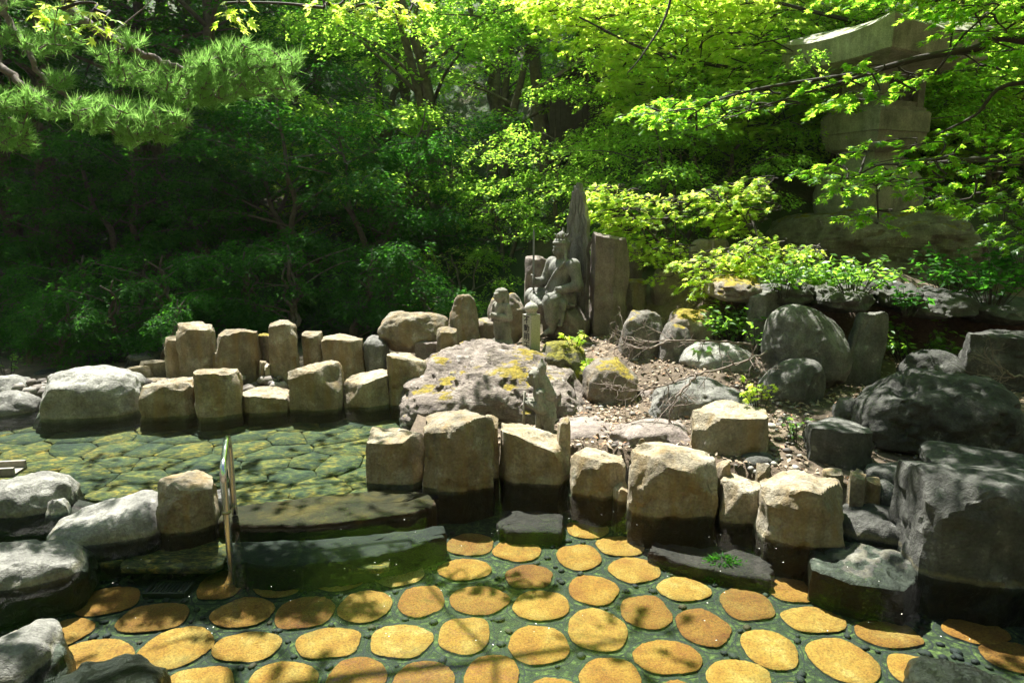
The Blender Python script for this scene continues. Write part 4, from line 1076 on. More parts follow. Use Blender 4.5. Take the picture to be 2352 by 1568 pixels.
small_statue('standing_statue', 'small grey stone figure with clasped hands standing on the pinkish ledge', (p.x, p.y, p.z - .01), R(-48), 'boy')
p = at_Y(1252, 1010, 5.05)
small_statue('hooded_statue', 'small stone figure in a pointed head scarf seen from its side behind the rim block', (p.x, p.y, p.z), R(-100), 'hood')

# ------------------------------------------------------------------ inscribed granite post
M_GRANITE = plain_mat('salt_and_pepper_granite', (.34,.33,.29), .8, 0, 160, .75, .1)
M_INK = plain_mat('black_paint', (.008,.008,.009), .5)
def granite_post():
    p = at_Y(1220, 803, 6.62)
    T = thing('granite_post', 'speckled granite post with black characters and an onion-shaped cap', 'post', (p.x, p.y, p.z), R(-48))
    w, hgt = .062, .355
    V, F = box((-w, -w, -.10), (w, w, hgt)); 
    obj('shaft', mesh_np('shaft', V, F, M_GRANITE, False), T)
    prof = [(.0, .0), (.052, .0), (.050, .018), (.046, .026), (.058, .036), (.068, .055), (.068, .068), (.058, .090), (.038, .108), (.014, .122), (.006, .136), (0, .142)]
    n = 20; th = np.linspace(0, 2 * np.pi, n, endpoint=False)
    V = np.concatenate([np.stack([np.cos(th) * r, np.sin(th) * r, np.full(n, z + hgt)], 1) for r, z in prof])
    i = np.arange(n); F = np.concatenate([np.stack([k * n + i, k * n + (i + 1) % n, (k + 1) * n + (i + 1) % n, (k + 1) * n + i], 1) for k in range(len(prof) - 1)])
    obj('onion_cap', mesh_np('onion_cap', V, F, M_GRANITE), T)
    # four characters down the sunlit face
    dg = bpy.context.evaluated_depsgraph_get()
    for k, ch in enumerate('不動明王'):
        cu = bpy.data.curves.new('character', 'FONT'); cu.body = ch; cu.size = .083; cu.align_x = 'CENTER'; cu.align_y = 'CENTER'; cu.extrude = .0008; cu.offset = .0016
        to = bpy.data.objects.new('character_source', cu); col.objects.link(to)
        dg.update(); me = bpy.data.meshes.new_from_object(to.evaluated_get(dg)); bpy.data.objects.remove(to)
        me.materials.clear(); me.materials.append(M_INK)
        co = np.zeros(len(me.vertices) * 3, np.float32); me.vertices.foreach_get('co', co); co = co.reshape(-1, 3)
        if len(co):
            c = (co.min(0) + co.max(0)) / 2; co[:, :2] -= c[:2]; me.vertices.foreach_set('co', co.ravel())
        o = obj('character', me, T, (0, -w - .0012, hgt - .05 - .084 * k)); o.rotation_euler = (R(90), 0, 0)
granite_post()

# ------------------------------------------------------------------ stone lantern
def stone_lantern():
    C = Vector((4.86, 9.55, 1.70)); yaw = R(23)
    T = thing('stone_lantern', 'huge mossy granite lantern with a broad upturned roof among the maples', 'lantern', C, yaw)
    def ring_sq(hw, z, bulge=0.0, n=8):
        t = np.linspace(-1, 1, n, endpoint=False); P = []
        for k in range(4):
            a = R(90 * k)
            for q in t:
                x, y = hw, hw * q
                P.append((x * math.cos(a) - y * math.sin(a), x * math.sin(a) + y * math.cos(a), z(q) if callable(z) else z))
        return np.array(P)
    def loft(rings, cap=True):
        n = len(rings[0]); V = np.concatenate(rings); i = np.arange(n); i2 = (i + 1) % n
        F = [np.concatenate([np.stack([k * n + i, k * n + i2, (k + 1) * n + i2, (k + 1) * n + i], 1) for k in range(len(rings) - 1)])]
        if cap:
            V = np.concatenate([V, rings[0].mean(0)[None], rings[-1].mean(0)[None]]); m = len(rings) * n
            F.append(np.concatenate([np.stack([i2, i, np.full(n, m)], 1), np.stack([(len(rings) - 1) * n + i, (len(rings) - 1) * n + i2, np.full(n, m + 1)], 1)]))
        return V, F
    V, F = loft([ring_sq(.42, -.15), ring_sq(.47, .1), ring_sq(.485, .3), ring_sq(.45, .5), ring_sq(.35, .68), ring_sq(.27, .78), ring_sq(.30, .84)])
    obj('pedestal', mesh_np('pedestal', V, F, M_LANTERN), T)
    mb = MB()
    V, F = loft([ring_sq(.29, .82), ring_sq(.40, .88), ring_sq(.44, 1.0), ring_sq(.448, 1.08)]); mb.add(V, F)
    V, F = loft([ring_sq(.465, 1.082), ring_sq(.465, 1.32), ring_sq(.445, 1.345)]); mb.add(V, F)
    V, F = loft([ring_sq(.42, 1.346), ring_sq(.42, 1.39)]); mb.add(V, F)
    obj('platform', mb.mesh('platform', M_LANTERN, False), T)
    fb = MB()                                       # fire box: corner posts, rails, recessed panels
    for sx in (-1, 1):
        for sy in (-1, 1): fb.add(*box((sx * .335 - .06, sy * .335 - .06, 1.39), (sx * .335 + .06, sy * .335 + .06, 1.80)))
    for a in range(4):
        c, s_ = math.cos(R(90 * a)), math.sin(R(90 * a))
        for lo, hi in (((-.275, -.385, 1.392), (.275, -.30, 1.46)), ((-.275, -.385, 1.73), (.275, -.30, 1.798))):
            V, F = box(lo, hi); V = V @ np.array([[c, s_, 0], [-s_, c, 0], [0, 0, 1]]); fb.add(V, F)
    o = obj('fire_box', fb.mesh('fire_box', M_LANTERN, False), T)
    for a in range(4):
        c, s_ = math.cos(R(90 * a)), math.sin(R(90 * a))
        V, F = box((-.274, -.33, 1.461), (.274, -.315, 1.729)); V = V @ np.array([[c, s_, 0], [-s_, c, 0], [0, 0, 1]])
        obj('window_panel', mesh_np('window_panel', V, F, M_LANTERN if a % 2 else M_DARK, False), o)
    ev = lambda q: abs(q) ** 2.4
    up = lambda z, k: (lambda q: z + k * ev(q))
    rings = [ring_sq(.40, 1.80, n=16), ring_sq(.60, lambda q: 1.84 + .01 * ev(q), n=16), ring_sq(.82, up(1.90, .03), n=16), ring_sq(.85, up(1.92, .03), n=16), ring_sq(.875, up(2.22, .09), n=16), ring_sq(.80, up(2.27, .09), n=16), ring_sq(.60, up(2.36, .05), n=16), ring_sq(.35, up(2.44, .02), n=16), ring_sq(.14, 2.47, n=16), ring_sq(.05, 2.475, n=16)]
    V, F = loft(rings)
    V[:, 2] += .012 * fbm(V * 4, 5, 3)
    r = obj('roof', mesh_np('roof', V, F, M_LANTERN, False), T)
stone_lantern()
# ------------------------------------------------------------------ foliage
LEAF_V = np.array([(0, 0, 0), (.42, .27, .05), (1, 0, -.05), (.42, -.27, .05)], float); LEAF_F = np.array([(0, 3, 2), (0, 2, 1)])
def maple_leaf(lobes=5):
    tips = {5: [(-98, .62), (-48, .92), (0, 1.08), (48, .92), (98, .62)], 7: [(-125, .45), (-82, .74), (-40, .96), (0, 1.1), (40, .96), (82, .74), (125, .45)]}[lobes]
    pts = [(-.03, 0, 0)]
    for k, (a, r) in enumerate(tips):
        if k:
            am = (a + tips[k - 1][0]) / 2; pts.append((.30 * math.cos(R(am)) + .08, .30 * math.sin(R(am)), .03))
        pts.append((r * math.cos(R(a)) * .75 + .10, r * math.sin(R(a)) * .75, -.07 * r))
    V = np.array([(.14, 0, .04)] + pts, float); n = len(pts)
    F = np.array([(0, 1 + k, 1 + (k + 1) % n) for k in range(n)])
    return V, F
MAPLE5, MAPLE7 = maple_leaf(5), maple_leaf(7)
def unit(a): return a / (np.linalg.norm(a, axis=-1, keepdims=True) + 1e-9)
def leaves(tpl, pos, dx, nrm, size):
    tv, tf = tpl
    dx = unit(dx); nrm = unit(nrm - dx * (nrm * dx).sum(1, keepdims=True)); dy = np.cross(nrm, dx)
    s = np.asarray(size).reshape(-1, 1, 1)
    V = pos[:, None, :] + s * (tv[None, :, 0:1] * dx[:, None] + tv[None, :, 1:2] * dy[:, None] + tv[None, :, 2:3] * nrm[:, None])
    n, k = len(pos), len(tv)
    F = (tf[None] + (np.arange(n) * k)[:, None, None]).reshape(-1, 3)
    return V.reshape(-1, 3), F
def spray(rng, c, out, L, W, n, droop=.12, tilt=.35, flat=.03):
    """leaf seats of one flat layered spray: side twigs off a middle twig"""
    out = np.array(out, float); out /= np.linalg.norm(out) + 1e-9
    side = np.cross((0, 0, 1.0), out); side /= np.linalg.norm(side) + 1e-9
    m = max(4, int(n / 9)); tw = rng.integers(0, m, n)
    u0 = (np.arange(m) + .5) / m; sg = np.where(np.arange(m) % 2, 1, -1); an = R(52) + rng.normal(0, .22, m); ln = W * (1.05 - .75 * np.abs(u0 - .35)) * rng.uniform(.7, 1.15, m)
    zz = rng.normal(0, flat, m)
    t = np.sqrt(rng.uniform(.02, 1, n))
    a = sg[tw] * an[tw]
    d = np.cos(a)[:, None] * out + np.sin(a)[:, None] * side
    pos = np.array(c) + out * (u0[tw] * L - .35 * L)[:, None] + d * (t * ln[tw])[:, None]
    r2 = ((u0[tw] - .35) * L + .5 * t * ln[tw]) ** 2 / (L * L + 1e-9) + (t * ln[tw] / (W + 1e-9)) ** 2 * .5
    pos[:, 2] += zz[tw] - droop * r2 + rng.normal(0, flat * .5, n)
    k = rng.normal(0, .7, n)
    sd = np.cross((0, 0, 1.0), d)
    dx = d * np.cos(k)[:, None] + sd * np.sin(k)[:, None]; dx[:, 2] -= rng.uniform(.0, .55, n)
    nr = np.tile((0, 0, 1.0), (n, 1)) + rng.normal(0, tilt, (n, 3)); nr[:, 2] = np.abs(nr[:, 2])
    return pos, dx, nr

M_BARK = plain_mat('grey_brown_bark', (.10,.085,.065), .95, 0, 14, .5, .8)
M_BARKD = plain_mat('dark_wet_bark', (.035,.028,.022), .9, 0, 16, .4, .6)
M_LEAF = leaf_mat('forest_leaf', (.022,.075,.014), (.05,.13,.02), (.11,.36,.02), (.30,.62,.05), .62, .010, .5)
M_LEAF2 = leaf_mat('light_forest_leaf', (.04,.11,.016), (.08,.17,.025), (.34,.70,.05), (.66,.93,.12), .68, .010, .5)
M_LEAFD = leaf_mat('shade_toned_leaf', (.018,.075,.013), (.042,.13,.02), (.05,.22,.018), (.13,.42,.03), .54, .008, .5)  # dimmer forest leaf; the slope's shade is put into its colours
M_MAPLE = leaf_mat('maple_leaf', (.12,.24,.018), (.24,.34,.03), (.62,.90,.06), (.92,1.0,.22), .72, .015)
M_MAPLE_G = leaf_mat('deep_maple_leaf', (.03,.095,.014), (.07,.15,.02), (.26,.64,.03), (.64,.92,.08), .66, .02)
M_NEEDLE = leaf_mat('pine_needle', (.11,.25,.055), (.22,.40,.12), (.20,.44,.07), (.36,.62,.15), .5, .0)
M_PLANT = leaf_mat('bank_plant_leaf', (.045,.13,.018), (.09,.20,.03), (.22,.52,.03), (.45,.75,.08), .58, .04)

def make_tree(rng, H, cr, base, limbs, per, nl, ls, tpl=(LEAF_V, LEAF_F), multi=1, flatk=1.0):
    """returns wood MB and leaf (V, F) around the origin"""
    wood = MB(); LP, LD, LN, LS = [], [], [], []
    for st in range(multi):
        a0 = rng.uniform(0, 6.28); ln = rng.uniform(.02, .10) + (.22 if multi > 1 else 0)
        hh = H * (1 if st == 0 else rng.uniform(.7, .95))
        path = [np.array((0, 0, -.3))]
        for q in range(1, 9):
            t = q / 8
            path.append(np.array((math.cos(a0) * ln * hh * t + rng.normal(0, .05), math.sin(a0) * ln * hh * t + rng.normal(0, .05), hh * t * .93)))
        path = smooth_path(path, 3); r0 = .016 * H + .02
        wood.add(*tube(path, np.linspace(r0, .012, len(path)) , 8))
        for k in range(limbs // multi):
            t = base + (1 - base) * ((k + rng.uniform(0, .8)) / (limbs // multi)); t = min(t, .97)
            p0 = path[int(t * (len(path) - 1))]; a = a0 + k * 2.4 + rng.normal(0, .3)
            prof = math.sin(math.pi * min(1, .18 + .80 * (t - base) / (1 - base))) ** .6
            Lb = cr * (.35 + .75 * prof) * rng.uniform(.8, 1.15); rise = rng.uniform(.10, .55)
            d = np.array((math.cos(a), math.sin(a), 0))
            b = [p0, p0 + d * Lb * .35 + np.array((0, 0, Lb * rise * .45)), p0 + d * Lb * .7 + np.array((*rng.normal(0, .08, 2), Lb * rise * .75)), p0 + d * Lb + np.array((*rng.normal(0, .1, 2), Lb * rise * .8))]
            bp = smooth_path(b, 4); wood.add(*tube(bp, np.linspace(r0 * .36 * (1.1 - t * .6), .006, len(bp)), 5))
            for s_ in range(per):
                u = .28 + .75 * (s_ + rng.uniform(0, .9)) / per
                pc = bp[min(len(bp) - 1, int(u * len(bp)))] + rng.normal(0, .12, 3) * cr * .5
                oa = a + rng.normal(0, .8)
                W = rng.uniform(.32, .62) * (cr / 2.2) ** .5
                P_, D_, N_ = spray(rng, pc, (math.cos(oa), math.sin(oa), 0), W * 1.5, W, nl, .22, .5, .05 * flatk)
                LP.append(P_); LD.append(D_); LN.append(N_); LS.append(ls * rng.uniform(.7, 1.25, nl))
    LV, LF = leaves(tpl, np.concatenate(LP), np.concatenate(LD), np.concatenate(LN), np.concatenate(LS))
    return wood, LV, LF
PROTO = {}
def proto(key, seed, leafmat, bark=M_BARK, **kw):
    w, V, F = make_tree(np.random.default_rng(seed), **kw)
    PROTO[key] = (w.mesh('trunk', bark), mesh_np('crown', V, F, leafmat, False))
proto('a', 1, M_LEAF, H=7.5, cr=2.3, base=.30, limbs=17, per=8, nl=130, ls=0.078)
proto('b', 2, M_LEAF2, H=8.5, cr=2.5, base=.35, limbs=17, per=8, nl=125, ls=0.074)
proto('c', 3, M_LEAF2, H=6.5, cr=2.4, base=.30, limbs=18, per=8, nl=125, ls=0.072, multi=3)
proto('d', 4, M_LEAF, H=6.0, cr=2.1, base=.22, limbs=18, per=8, nl=130, ls=0.074, multi=2)
proto('u', 5, M_LEAFD, H=3.6, cr=1.7, base=.18, limbs=18, per=7, nl=115, ls=0.07, multi=2)
proto('v', 6, M_LEAFD, H=2.4, cr=1.5, base=.10, limbs=16, per=7, nl=115, ls=0.065, multi=3)
proto('t', 17, M_LEAFD, H=9.5, cr=2.7, base=.30, limbs=20, per=8, nl=125, ls=.08)
proto('x', 18, M_LEAFD, H=1.5, cr=.9, base=.05, limbs=12, per=6, nl=90, ls=.055, multi=3)
proto('w', 7, M_LEAF2, H=2.6, cr=1.5, base=.15, limbs=16, per=7, nl=105, ls=0.06, multi=2)
proto('s', 8, M_LEAF2, H=1.5, cr=.9, base=.05, limbs=12, per=6, nl=90, ls=0.055, multi=3)
def plant_tree(key, x, y, s, rz, label, group, name='broadleaf_tree', cat='tree', dz=0.0, lean=(0, 0)):
    T = thing(name, label, cat, (x, y, gz(x, y) + dz), rz, group)
    T.scale = (s, s, s); T.rotation_euler = (lean[0], lean[1], rz)
    obj('trunk', PROTO[key][0], T); c = obj('crown', PROTO[key][1], T)
    return T
rng = np.random.default_rng(42)
# [key, px, Y, scale]  px is where the stem stands in the picture
FOREST = []
def row(zone, y0, y1, x0, x1, n, keys, s0, s1):
    for k in range(n):
        t = (k + .5 + rng.uniform(-.3, .3)) / n; Y = rng.uniform(y0, y1); px = x0 + (x1 - x0) * t
        FOREST.append((zone, keys[int(rng.integers(len(keys)))], (px - 1176) / FPX * Y * 1.02, Y, rng.uniform(s0, s1), rng.uniform(0, 6.28)))
row('left', 12.0, 13.2, -150, 1080, 9, 'vu', .8, 1.05)
row('left', 7.9, 9.2, -120, 420, 5, 'x', .55, .8)
row('left', 9.6, 11.4, -150, 1050, 12, 'xvx', .75, 1.05)
row('left', 12.8, 14.2, -260, 640, 7, 't', .9, 1.05)
row('left', 14.0, 16.0, -200, 820, 6, 'uud', .95, 1.25)
row('mid', 13.2, 15.0, 760, 1400, 6, 'wcw', .9, 1.2)
row('mid', 16.0, 18.5, 640, 1500, 6, 'ccb', .8, 1.0)
row('left', 18.0, 21.0, -250, 720, 6, 'tat', .95, 1.2)
row('mid', 20.0, 23.0, 620, 1600, 7, 'bcb', .95, 1.2)
row('right', 12.0, 14.5, 1450, 2450, 5, 'wc', .8, 1.1)
row('right', 16.0, 19.0, 1550, 2600, 5, 'cb', 1.0, 1.2)
row('right', 10.0, 12.2, 1450, 2500, 14, 'wsw', .75, 1.0)
row('mid', 10.8, 12.5, 1000, 1560, 5, 'sw', .6, .85)
row('right', 9.6, 10.2, 1430, 1660, 4, 'ws', .7, .85)
row('right', 14.5, 16.5, 1500, 2600, 5, 'cd', .9, 1.1)
row('left', 24.0, 29.0, -300, 720, 7, 'ab', 1.15, 1.4)
row('mid', 25.0, 30.0, 750, 1650, 6, 'bc', 1.15, 1.4)
row('right', 22.0, 27.0, 1650, 2700, 6, 'bc', 1.2, 1.5)
for k in range(9):  # unseen trees added behind and beside the camera to hold back sky light
    FOREST.append(('back', 'ab'[k % 2], -13 + 3.2 * k + rng.uniform(-1, 1), rng.uniform(-12, -6), rng.uniform(1.2, 1.6), rng.uniform(0, 6.28)))
for k in range(4):
    FOREST.append(('back', 'ab'[k % 2], -11.5 + rng.uniform(-1, 1), -2 + 3.2 * k, rng.uniform(1.1, 1.4), rng.uniform(0, 6.28)))
    FOREST.append(('back', 'ab'[k % 2], 11.5 + rng.uniform(-1, 1), -2 + 3.2 * k, rng.uniform(1.1, 1.4), rng.uniform(0, 6.28)))
LAB = {('back', 0): ('leafy tree added out of view to block sky light', 'unseen trees added to block sky light'),('left', 0): ('dark green bush at the shaded slope foot', 'bushes at the foot of the shaded slope'),
       ('left', 1): ('dark green tree on the deeply shaded slope', 'trees on the shaded slope'),
       ('mid', 0): ('young green tree just behind the statues', 'young trees behind the statues'),
       ('mid', 1): ('tall sunlit tree high above the statues', 'tall trees above the statues'),
       ('right', 0): ('bushy bright green tree behind the lantern', 'bushy trees behind the lantern'),
       ('right', 1): ('tall light green tree far behind the lantern', 'tall trees far behind the lantern')}
ORD = 'first second third fourth fifth sixth seventh eighth ninth tenth eleventh twelfth thirteenth fourteenth fifteenth sixteenth seventeenth eighteenth nineteenth twentieth'.split() + ['%d-th' % k for k in range(21, 60)]
ZG = {}
for t in FOREST:
    z, k, x, y, s, rz = t
    ZG.setdefault((z, 0 if y < (13.5 if z == 'left' else 15.2) else 1), []).append(t)
for (z, hi), L_ in ZG.items():
    lab, g = LAB[(z, hi)]; bush = (z == 'left' and hi == 0)
    for q, (z_, k, x, y, s, rz) in enumerate(sorted(L_, key=lambda t: t[2] / max(t[3], 4) if z != 'back' else t[2])):
        plant_tree(k, x, y, s, rz, lab + ', ' + ORD[q] + ' from the left', g, 'bush' if bush else 'broadleaf_tree', 'bush' if bush else 'tree')

# ------------------------------------------------------------------ maples built from sprays
def maple(label, base, trunk, branches, sprays, tpl, mat, size, r0=.06, bark=M_BARKD, name='maple_tree', nl=26, seed=0, link=True, group=None, flat=.022, droop=.14):
    """base: ground point; trunk, branches: world paths; sprays: (centre, outdir, L, W)"""
    T = thing(name, label, 'tree', base, 0, group)
    B = np.array(base); rng_ = np.random.default_rng(seed)
    wood = MB(); tr = smooth_path(trunk, 6); wood.add(*tube(tr - B, np.linspace(r0, r0 * .45, len(tr)), 9))
    nodes_ = [tr]
    for br, ra, rb in branches:
        p = smooth_path(br, 6); wood.add(*tube(p - B, np.linspace(ra, rb, len(p)), 7)); nodes_.append(p)
    A = np.concatenate(nodes_)
    LP, LD, LN, LS = [], [], [], []
    for c, out, L, W in sprays:
        c = np.array(c)
        n = int(nl * (L * W / .09) ** .8) + 6
        P_, D_, N_ = spray(rng_, c, out, L, W, n, droop, .38, flat)
        LP.append(P_); LD.append(D_); LN.append(N_); LS.append(size * rng_.uniform(.65, 1.2, n))
        if link:
            q = A[np.argmin(((A - c) ** 2).sum(1) + 2.0 * np.maximum(0, c[2] - A[:, 2] - .2) ** 2)]
            o = np.array(out) / np.linalg.norm(out); st = c - o * L * .4
            mid = (q + st) / 2 + np.array((0, 0, .06 * np.linalg.norm(q - st))) + rng_.normal(0, .02, 3)
            pp = smooth_path([q, mid, st, c + o * L * .3 + np.array((0, 0, -.02)), c + o * L * .62 + np.array((0, 0, -droop * .3))], 3)
            wood.add(*tube(pp - B, np.linspace(.010 + .004 * np.linalg.norm(q - st), .0018, len(pp)), 4, False))
            A = np.concatenate([A, pp])
    V, F = leaves(tpl, np.concatenate(LP) - B, np.concatenate(LD), np.concatenate(LN), np.concatenate(LS))
    obj('trunk', wood.mesh('trunk', bark), T); obj('crown', mesh_np('crown', V, F, mat, False), T)
    return T
def px3(x, y, Y): return tuple(at_Y(x, y, Y))
def in_poly(px, py, poly):
    return poly_sd(np.array([(px, py)]), poly)[0] < 0
def fill(rng_, poly, Y0, Y1, n, L0, L1, out=(-1, -.25, 0), spread=.7):
    xs = [p[0] for p in poly]; ys = [p[1] for p in poly]; res = []
    while len(res) < n:
        x, y = rng_.uniform(min(xs), max(xs)), rng_.uniform(min(ys), max(ys))
        if not in_poly(x, y, poly): continue
        Y = rng_.uniform(Y0, Y1); a = math.atan2(out[1], out[0]) + rng_.normal(0, spread); L = rng_.uniform(L0, L1)
        res.append((px3(x, y, Y), (math.cos(a), math.sin(a), 0), L, L * rng_.uniform(.45, .7)))
    return res
rm = np.random.default_rng(5)
# bright maple behind and beside the lantern: its lit sprays fill the upper corner
POLY_B = [(1215,-70),(1240,30),(1330,75),(1400,130),(1440,215),(1450,300),(1560,290),(1650,330),(1760,330),(1900,300),(2000,380),(2200,420),(2420,420),(2450,-70)]
S = fill(rm, POLY_B, 10.4, 12.0, 500, .5, .95)
S += fill(rm, [(1215,-60),(1240,30),(1400,120),(1450,280),(1600,300),(1790,300),(1810,100),(1800,-60)], 9.6, 10.2, 190, .42, .75)
bx, by = 4.4, 12.2; bz = gz(bx, by)
maple('bright yellow-green maple spreading behind the stone lantern, full of sunlight', (bx, by, bz), [(bx, by, bz - .2), (bx - .1, by - .05, bz + 1.0), (bx - .05, by - .2, bz + 2.0), (bx + .2, by - .3, bz + 3.2), (bx + .1, by - .3, bz + 4.6)],
      [([(bx - .05, by - .2, bz + 1.4), px3(1900, 190, 11.5), px3(1700, 160, 10.5), px3(1500, 120, 9.6), px3(1330, 40, 9.2)], .05, .010),
       ([(bx - .05, by - .2, bz + 2.0), px3(2000, 60, 11.2), px3(1800, 10, 10.0), px3(1560, -60, 9.4)], .05, .010),
       ([(bx, by - .2, bz + 1.6), px3(2200, 200, 11.5), px3(2380, 140, 11.0)], .05, .012),
       ([px3(1560, -150, 8.8), px3(1535, 20, 8.7), px3(1480, 120, 8.6), px3(1440, 170, 8.6)], .02, .006)],
      S, MAPLE5, M_MAPLE, .085, .11, seed=11, nl=26)
# maple whose stem stands beyond the frame edge: dark boughs cross the lantern, green sprays hang before it
S = []
for poly, Y0, Y1, n in [([(1500,205),(1640,215),(1800,180),(1800,245),(1640,300),(1440,330)], 6.4, 7.2, 26), ([(1800,170),(2000,130),(2200,100),(2420,60),(2420,160),(2150,190),(1950,240),(1800,240)], 5.8, 6.8, 18),
                        ([(1960,330),(2100,300),(2420,290),(2420,440),(2250,470),(2060,460),(1930,420)], 5.2, 6.2, 32), ([(1890,380),(2000,360),(2060,470),(2100,520),(1960,500)], 5.6, 6.4, 10),
                        ([(2150,20),(2420,-40),(2420,110),(2250,110)], 5.4, 6.4, 14), ([(2200,470),(2420,450),(2420,600),(2300,560)], 6.0, 7.0, 12)]:
    S += fill(rm, poly, Y0, Y1, n, .28, .5, (-1, -.1, 0), .5)
# upper storey of the same tree, over the shaded bank
for k in range(540):
    x, y = rm.uniform(1.4, 6.8), rm.uniform(4.0, 9.0)
    z = 4.35 + .12 * (x - 1) + rm.uniform(-.35, .9)
    lim = 1.05 + .25 * (6.0 - y)
    if x < lim: x += 1.2
    if y > 7.2 and x < 3.8: x += 2.8
    S.append(((x, y, z), (-1 + rm.normal(0, .5), rm.normal(0, .6), 0), rm.uniform(.6, .95), rm.uniform(.38, .6)))
mx_, my_ = 6.4, 6.3; mz = gz(mx_, my_)
maple('large maple at the frame edge whose dark boughs cross the lantern', (mx_, my_, mz), [(mx_, my_, mz - .2), (mx_ - .1, my_, mz + 1.1), (mx_ - .25, my_ + .05, mz + 2.2), (mx_ - .3, my_ - .1, mz + 3.3), (mx_ - .6, my_ - .1, mz + 4.2)],
      [([(mx_ - .2, my_, mz + 2.0), px3(2352, 92, 6.2), px3(2240, 112, 6.2), px3(2120, 132, 6.3), px3(1990, 166, 6.4), px3(1870, 184, 6.6), px3(1740, 205, 6.7), px3(1620, 238, 6.8)], .045, .007),
       ([px3(2050, 152, 6.35), px3(1930, 190, 6.4), px3(1830, 220, 6.5), px3(1720, 255, 6.6), px3(1600, 300, 6.7)], .018, .005),
       ([(mx_ - .2, my_, mz + 1.6), px3(2352, 360, 5.9), px3(2200, 370, 5.8), px3(2060, 385, 5.9)], .045, .008),
       ([(mx_ - .2, my_, mz + 1.9), px3(2352, 190, 6.6), px3(2240, 265, 6.7), px3(2150, 310, 6.8)], .03, .006),
       ([(mx_ - .3, my_, mz + 3.2), (4.6, 6.2, 4.4), (3.0, 6.0, 4.7), (1.6, 5.8, 4.8)], .06, .015),
       ([(mx_ - .3, my_, mz + 3.3), (5.2, 7.4, 4.7), (3.8, 8.2, 4.9)], .05, .015), ([(mx_ - .3, my_, mz + 3.2), (5.2, 5.2, 4.5), (3.6, 4.6, 4.7)], .05, .015)],
      S, MAPLE7, M_MAPLE_G, .072, .13, seed=12, nl=28)
# small maples rooted among the bank rocks
S = fill(rm, [(1365,425),(1400,410),(1470,455),(1540,440),(1590,500),(1590,580),(1500,600),(1420,540),(1380,480)], 7.6, 8.1, 75, .22, .36, (-1, -.2, .1), .5)
S += fill(rm, [(1470,560),(1530,560),(1540,640),(1490,640)], 7.3, 7.7, 8, .18, .28)
q = at_Y(1560, 640, 7.8); q.z = gz(q.x, q.y)
maple('small bright maple arching over the tall standing stone', tuple(q), [tuple(q - Vector((0, 0, .1))), px3(1545, 590, 7.8), px3(1500, 545, 7.8)], [([px3(1545, 590, 7.8), px3(1480, 520, 7.8), px3(1420, 470, 7.8), px3(1375, 435, 7.8)], .014, .004), ([px3(1550, 600, 7.8), px3(1552, 530, 7.9), px3(1545, 450, 7.9)], .012, .004)],
      S, MAPLE7, M_MAPLE, .060, .022, seed=13, nl=34)
S = fill(rm, [(1600,440),(1690,415),(1770,400),(1790,480),(1730,540),(1640,500)], 7.6, 8.3, 60, .25, .42, (-1, -.2, .1), .6)
S += fill(rm, [(1560,590),(1680,560),(1760,540),(1880,560),(1900,640),(1780,690),(1640,690),(1560,640)], 6.9, 7.6, 110, .22, .38, (-1, -.4, 0), .7)
q = at_Y(1760, 640, 7.4); q.z = gz(q.x, q.y)
maple('young maple thicket with layered lime leaves in front of the lantern rock', tuple(q), [tuple(q - Vector((0, 0, .1))), px3(1745, 560, 7.5), px3(1715, 480, 7.8)], [([px3(1745, 580, 7.5), px3(1690, 470, 7.9), px3(1620, 440, 8.0)], .012, .004), ([px3(1750, 600, 7.4), px3(1680, 610, 7.2), px3(1600, 620, 7.1)], .012, .004), ([px3(1755, 600, 7.4), px3(1830, 590, 7.2), px3(1880, 600, 7.1)], .012, .004)],
      S, MAPLE7, M_MAPLE, .062, .02, seed=14, nl=32)
# overhead maple beyond the top of the frame: tips of its sprays hang into view
S = []
for x, y, Y, L in [(745,0,5.2,.22),(800,-5,5.2,.24),(860,10,5.1,.24),(905,25,5.1,.22),(940,35,5.0,.20),(955,10,5.0,.22),(880,-10,5.2,.26),(520,8,5.0,.16),(545,-10,5.0,.2),(830,-25,5.2,.3),(930,-30,5.1,.3)]:
    S.append((px3(x, y, Y), (.3, -.9, -.3), L, L * .6))
S2 = []
for x, y, Y, L in [(140,5,3.6,.16),(215,15,3.6,.16),(245,30,3.6,.14),(190,-20,3.7,.2),(120,-25,3.7,.2)]:
    S2.append((px3(x, y, Y), (.2, -.9, -.4), L, L * .6))
ox, oy = -6.3, 3.4; oz = gz(ox, oy)
for k in range(18): S.append(((rm.uniform(-4.4, -1.4), rm.uniform(6.3, 7.5), rm.uniform(4.3, 4.9)), (1, rm.normal(0, .6), 0), rm.uniform(.45, .7), rm.uniform(.28, .45)))
for k in range(10): S.append(((rm.uniform(-4.2, -.6), rm.uniform(3.8, 5.6), rm.uniform(4.1, 4.8)), (1, rm.normal(0, .6), 0), rm.uniform(.4, .6), rm.uniform(.25, .4)))
maple('maple beyond the top frame edge with only lit spray tips hanging into view', (ox, oy, oz), [(ox, oy, oz - .2), (ox + .2, oy, oz + 1.6), (ox + .5, oy + .2, oz + 3.0), (ox + 1.2, oy + .4, oz + 3.9)],
      [([(ox + 1.2, oy + .4, oz + 3.9), (-3.6, 4.3, 4.3), (-2.2, 4.9, 4.5), (-1.0, 5.1, 4.4), (-.5, 5.1, 4.2)], .05, .010), ([(ox + 1.2, oy + .4, oz + 3.9), (-4.2, 5.4, 4.5), (-3.2, 6.6, 4.6), (-2.0, 7.0, 4.6)], .03, .010), ([(ox + .6, oy + .2, oz + 3.1), (-3.6, 3.7, 3.8), (-2.4, 3.7, 3.75)], .03, .008)],
      S + S2, MAPLE7, M_MAPLE, .066, .09, seed=15, nl=30, droop=.2)

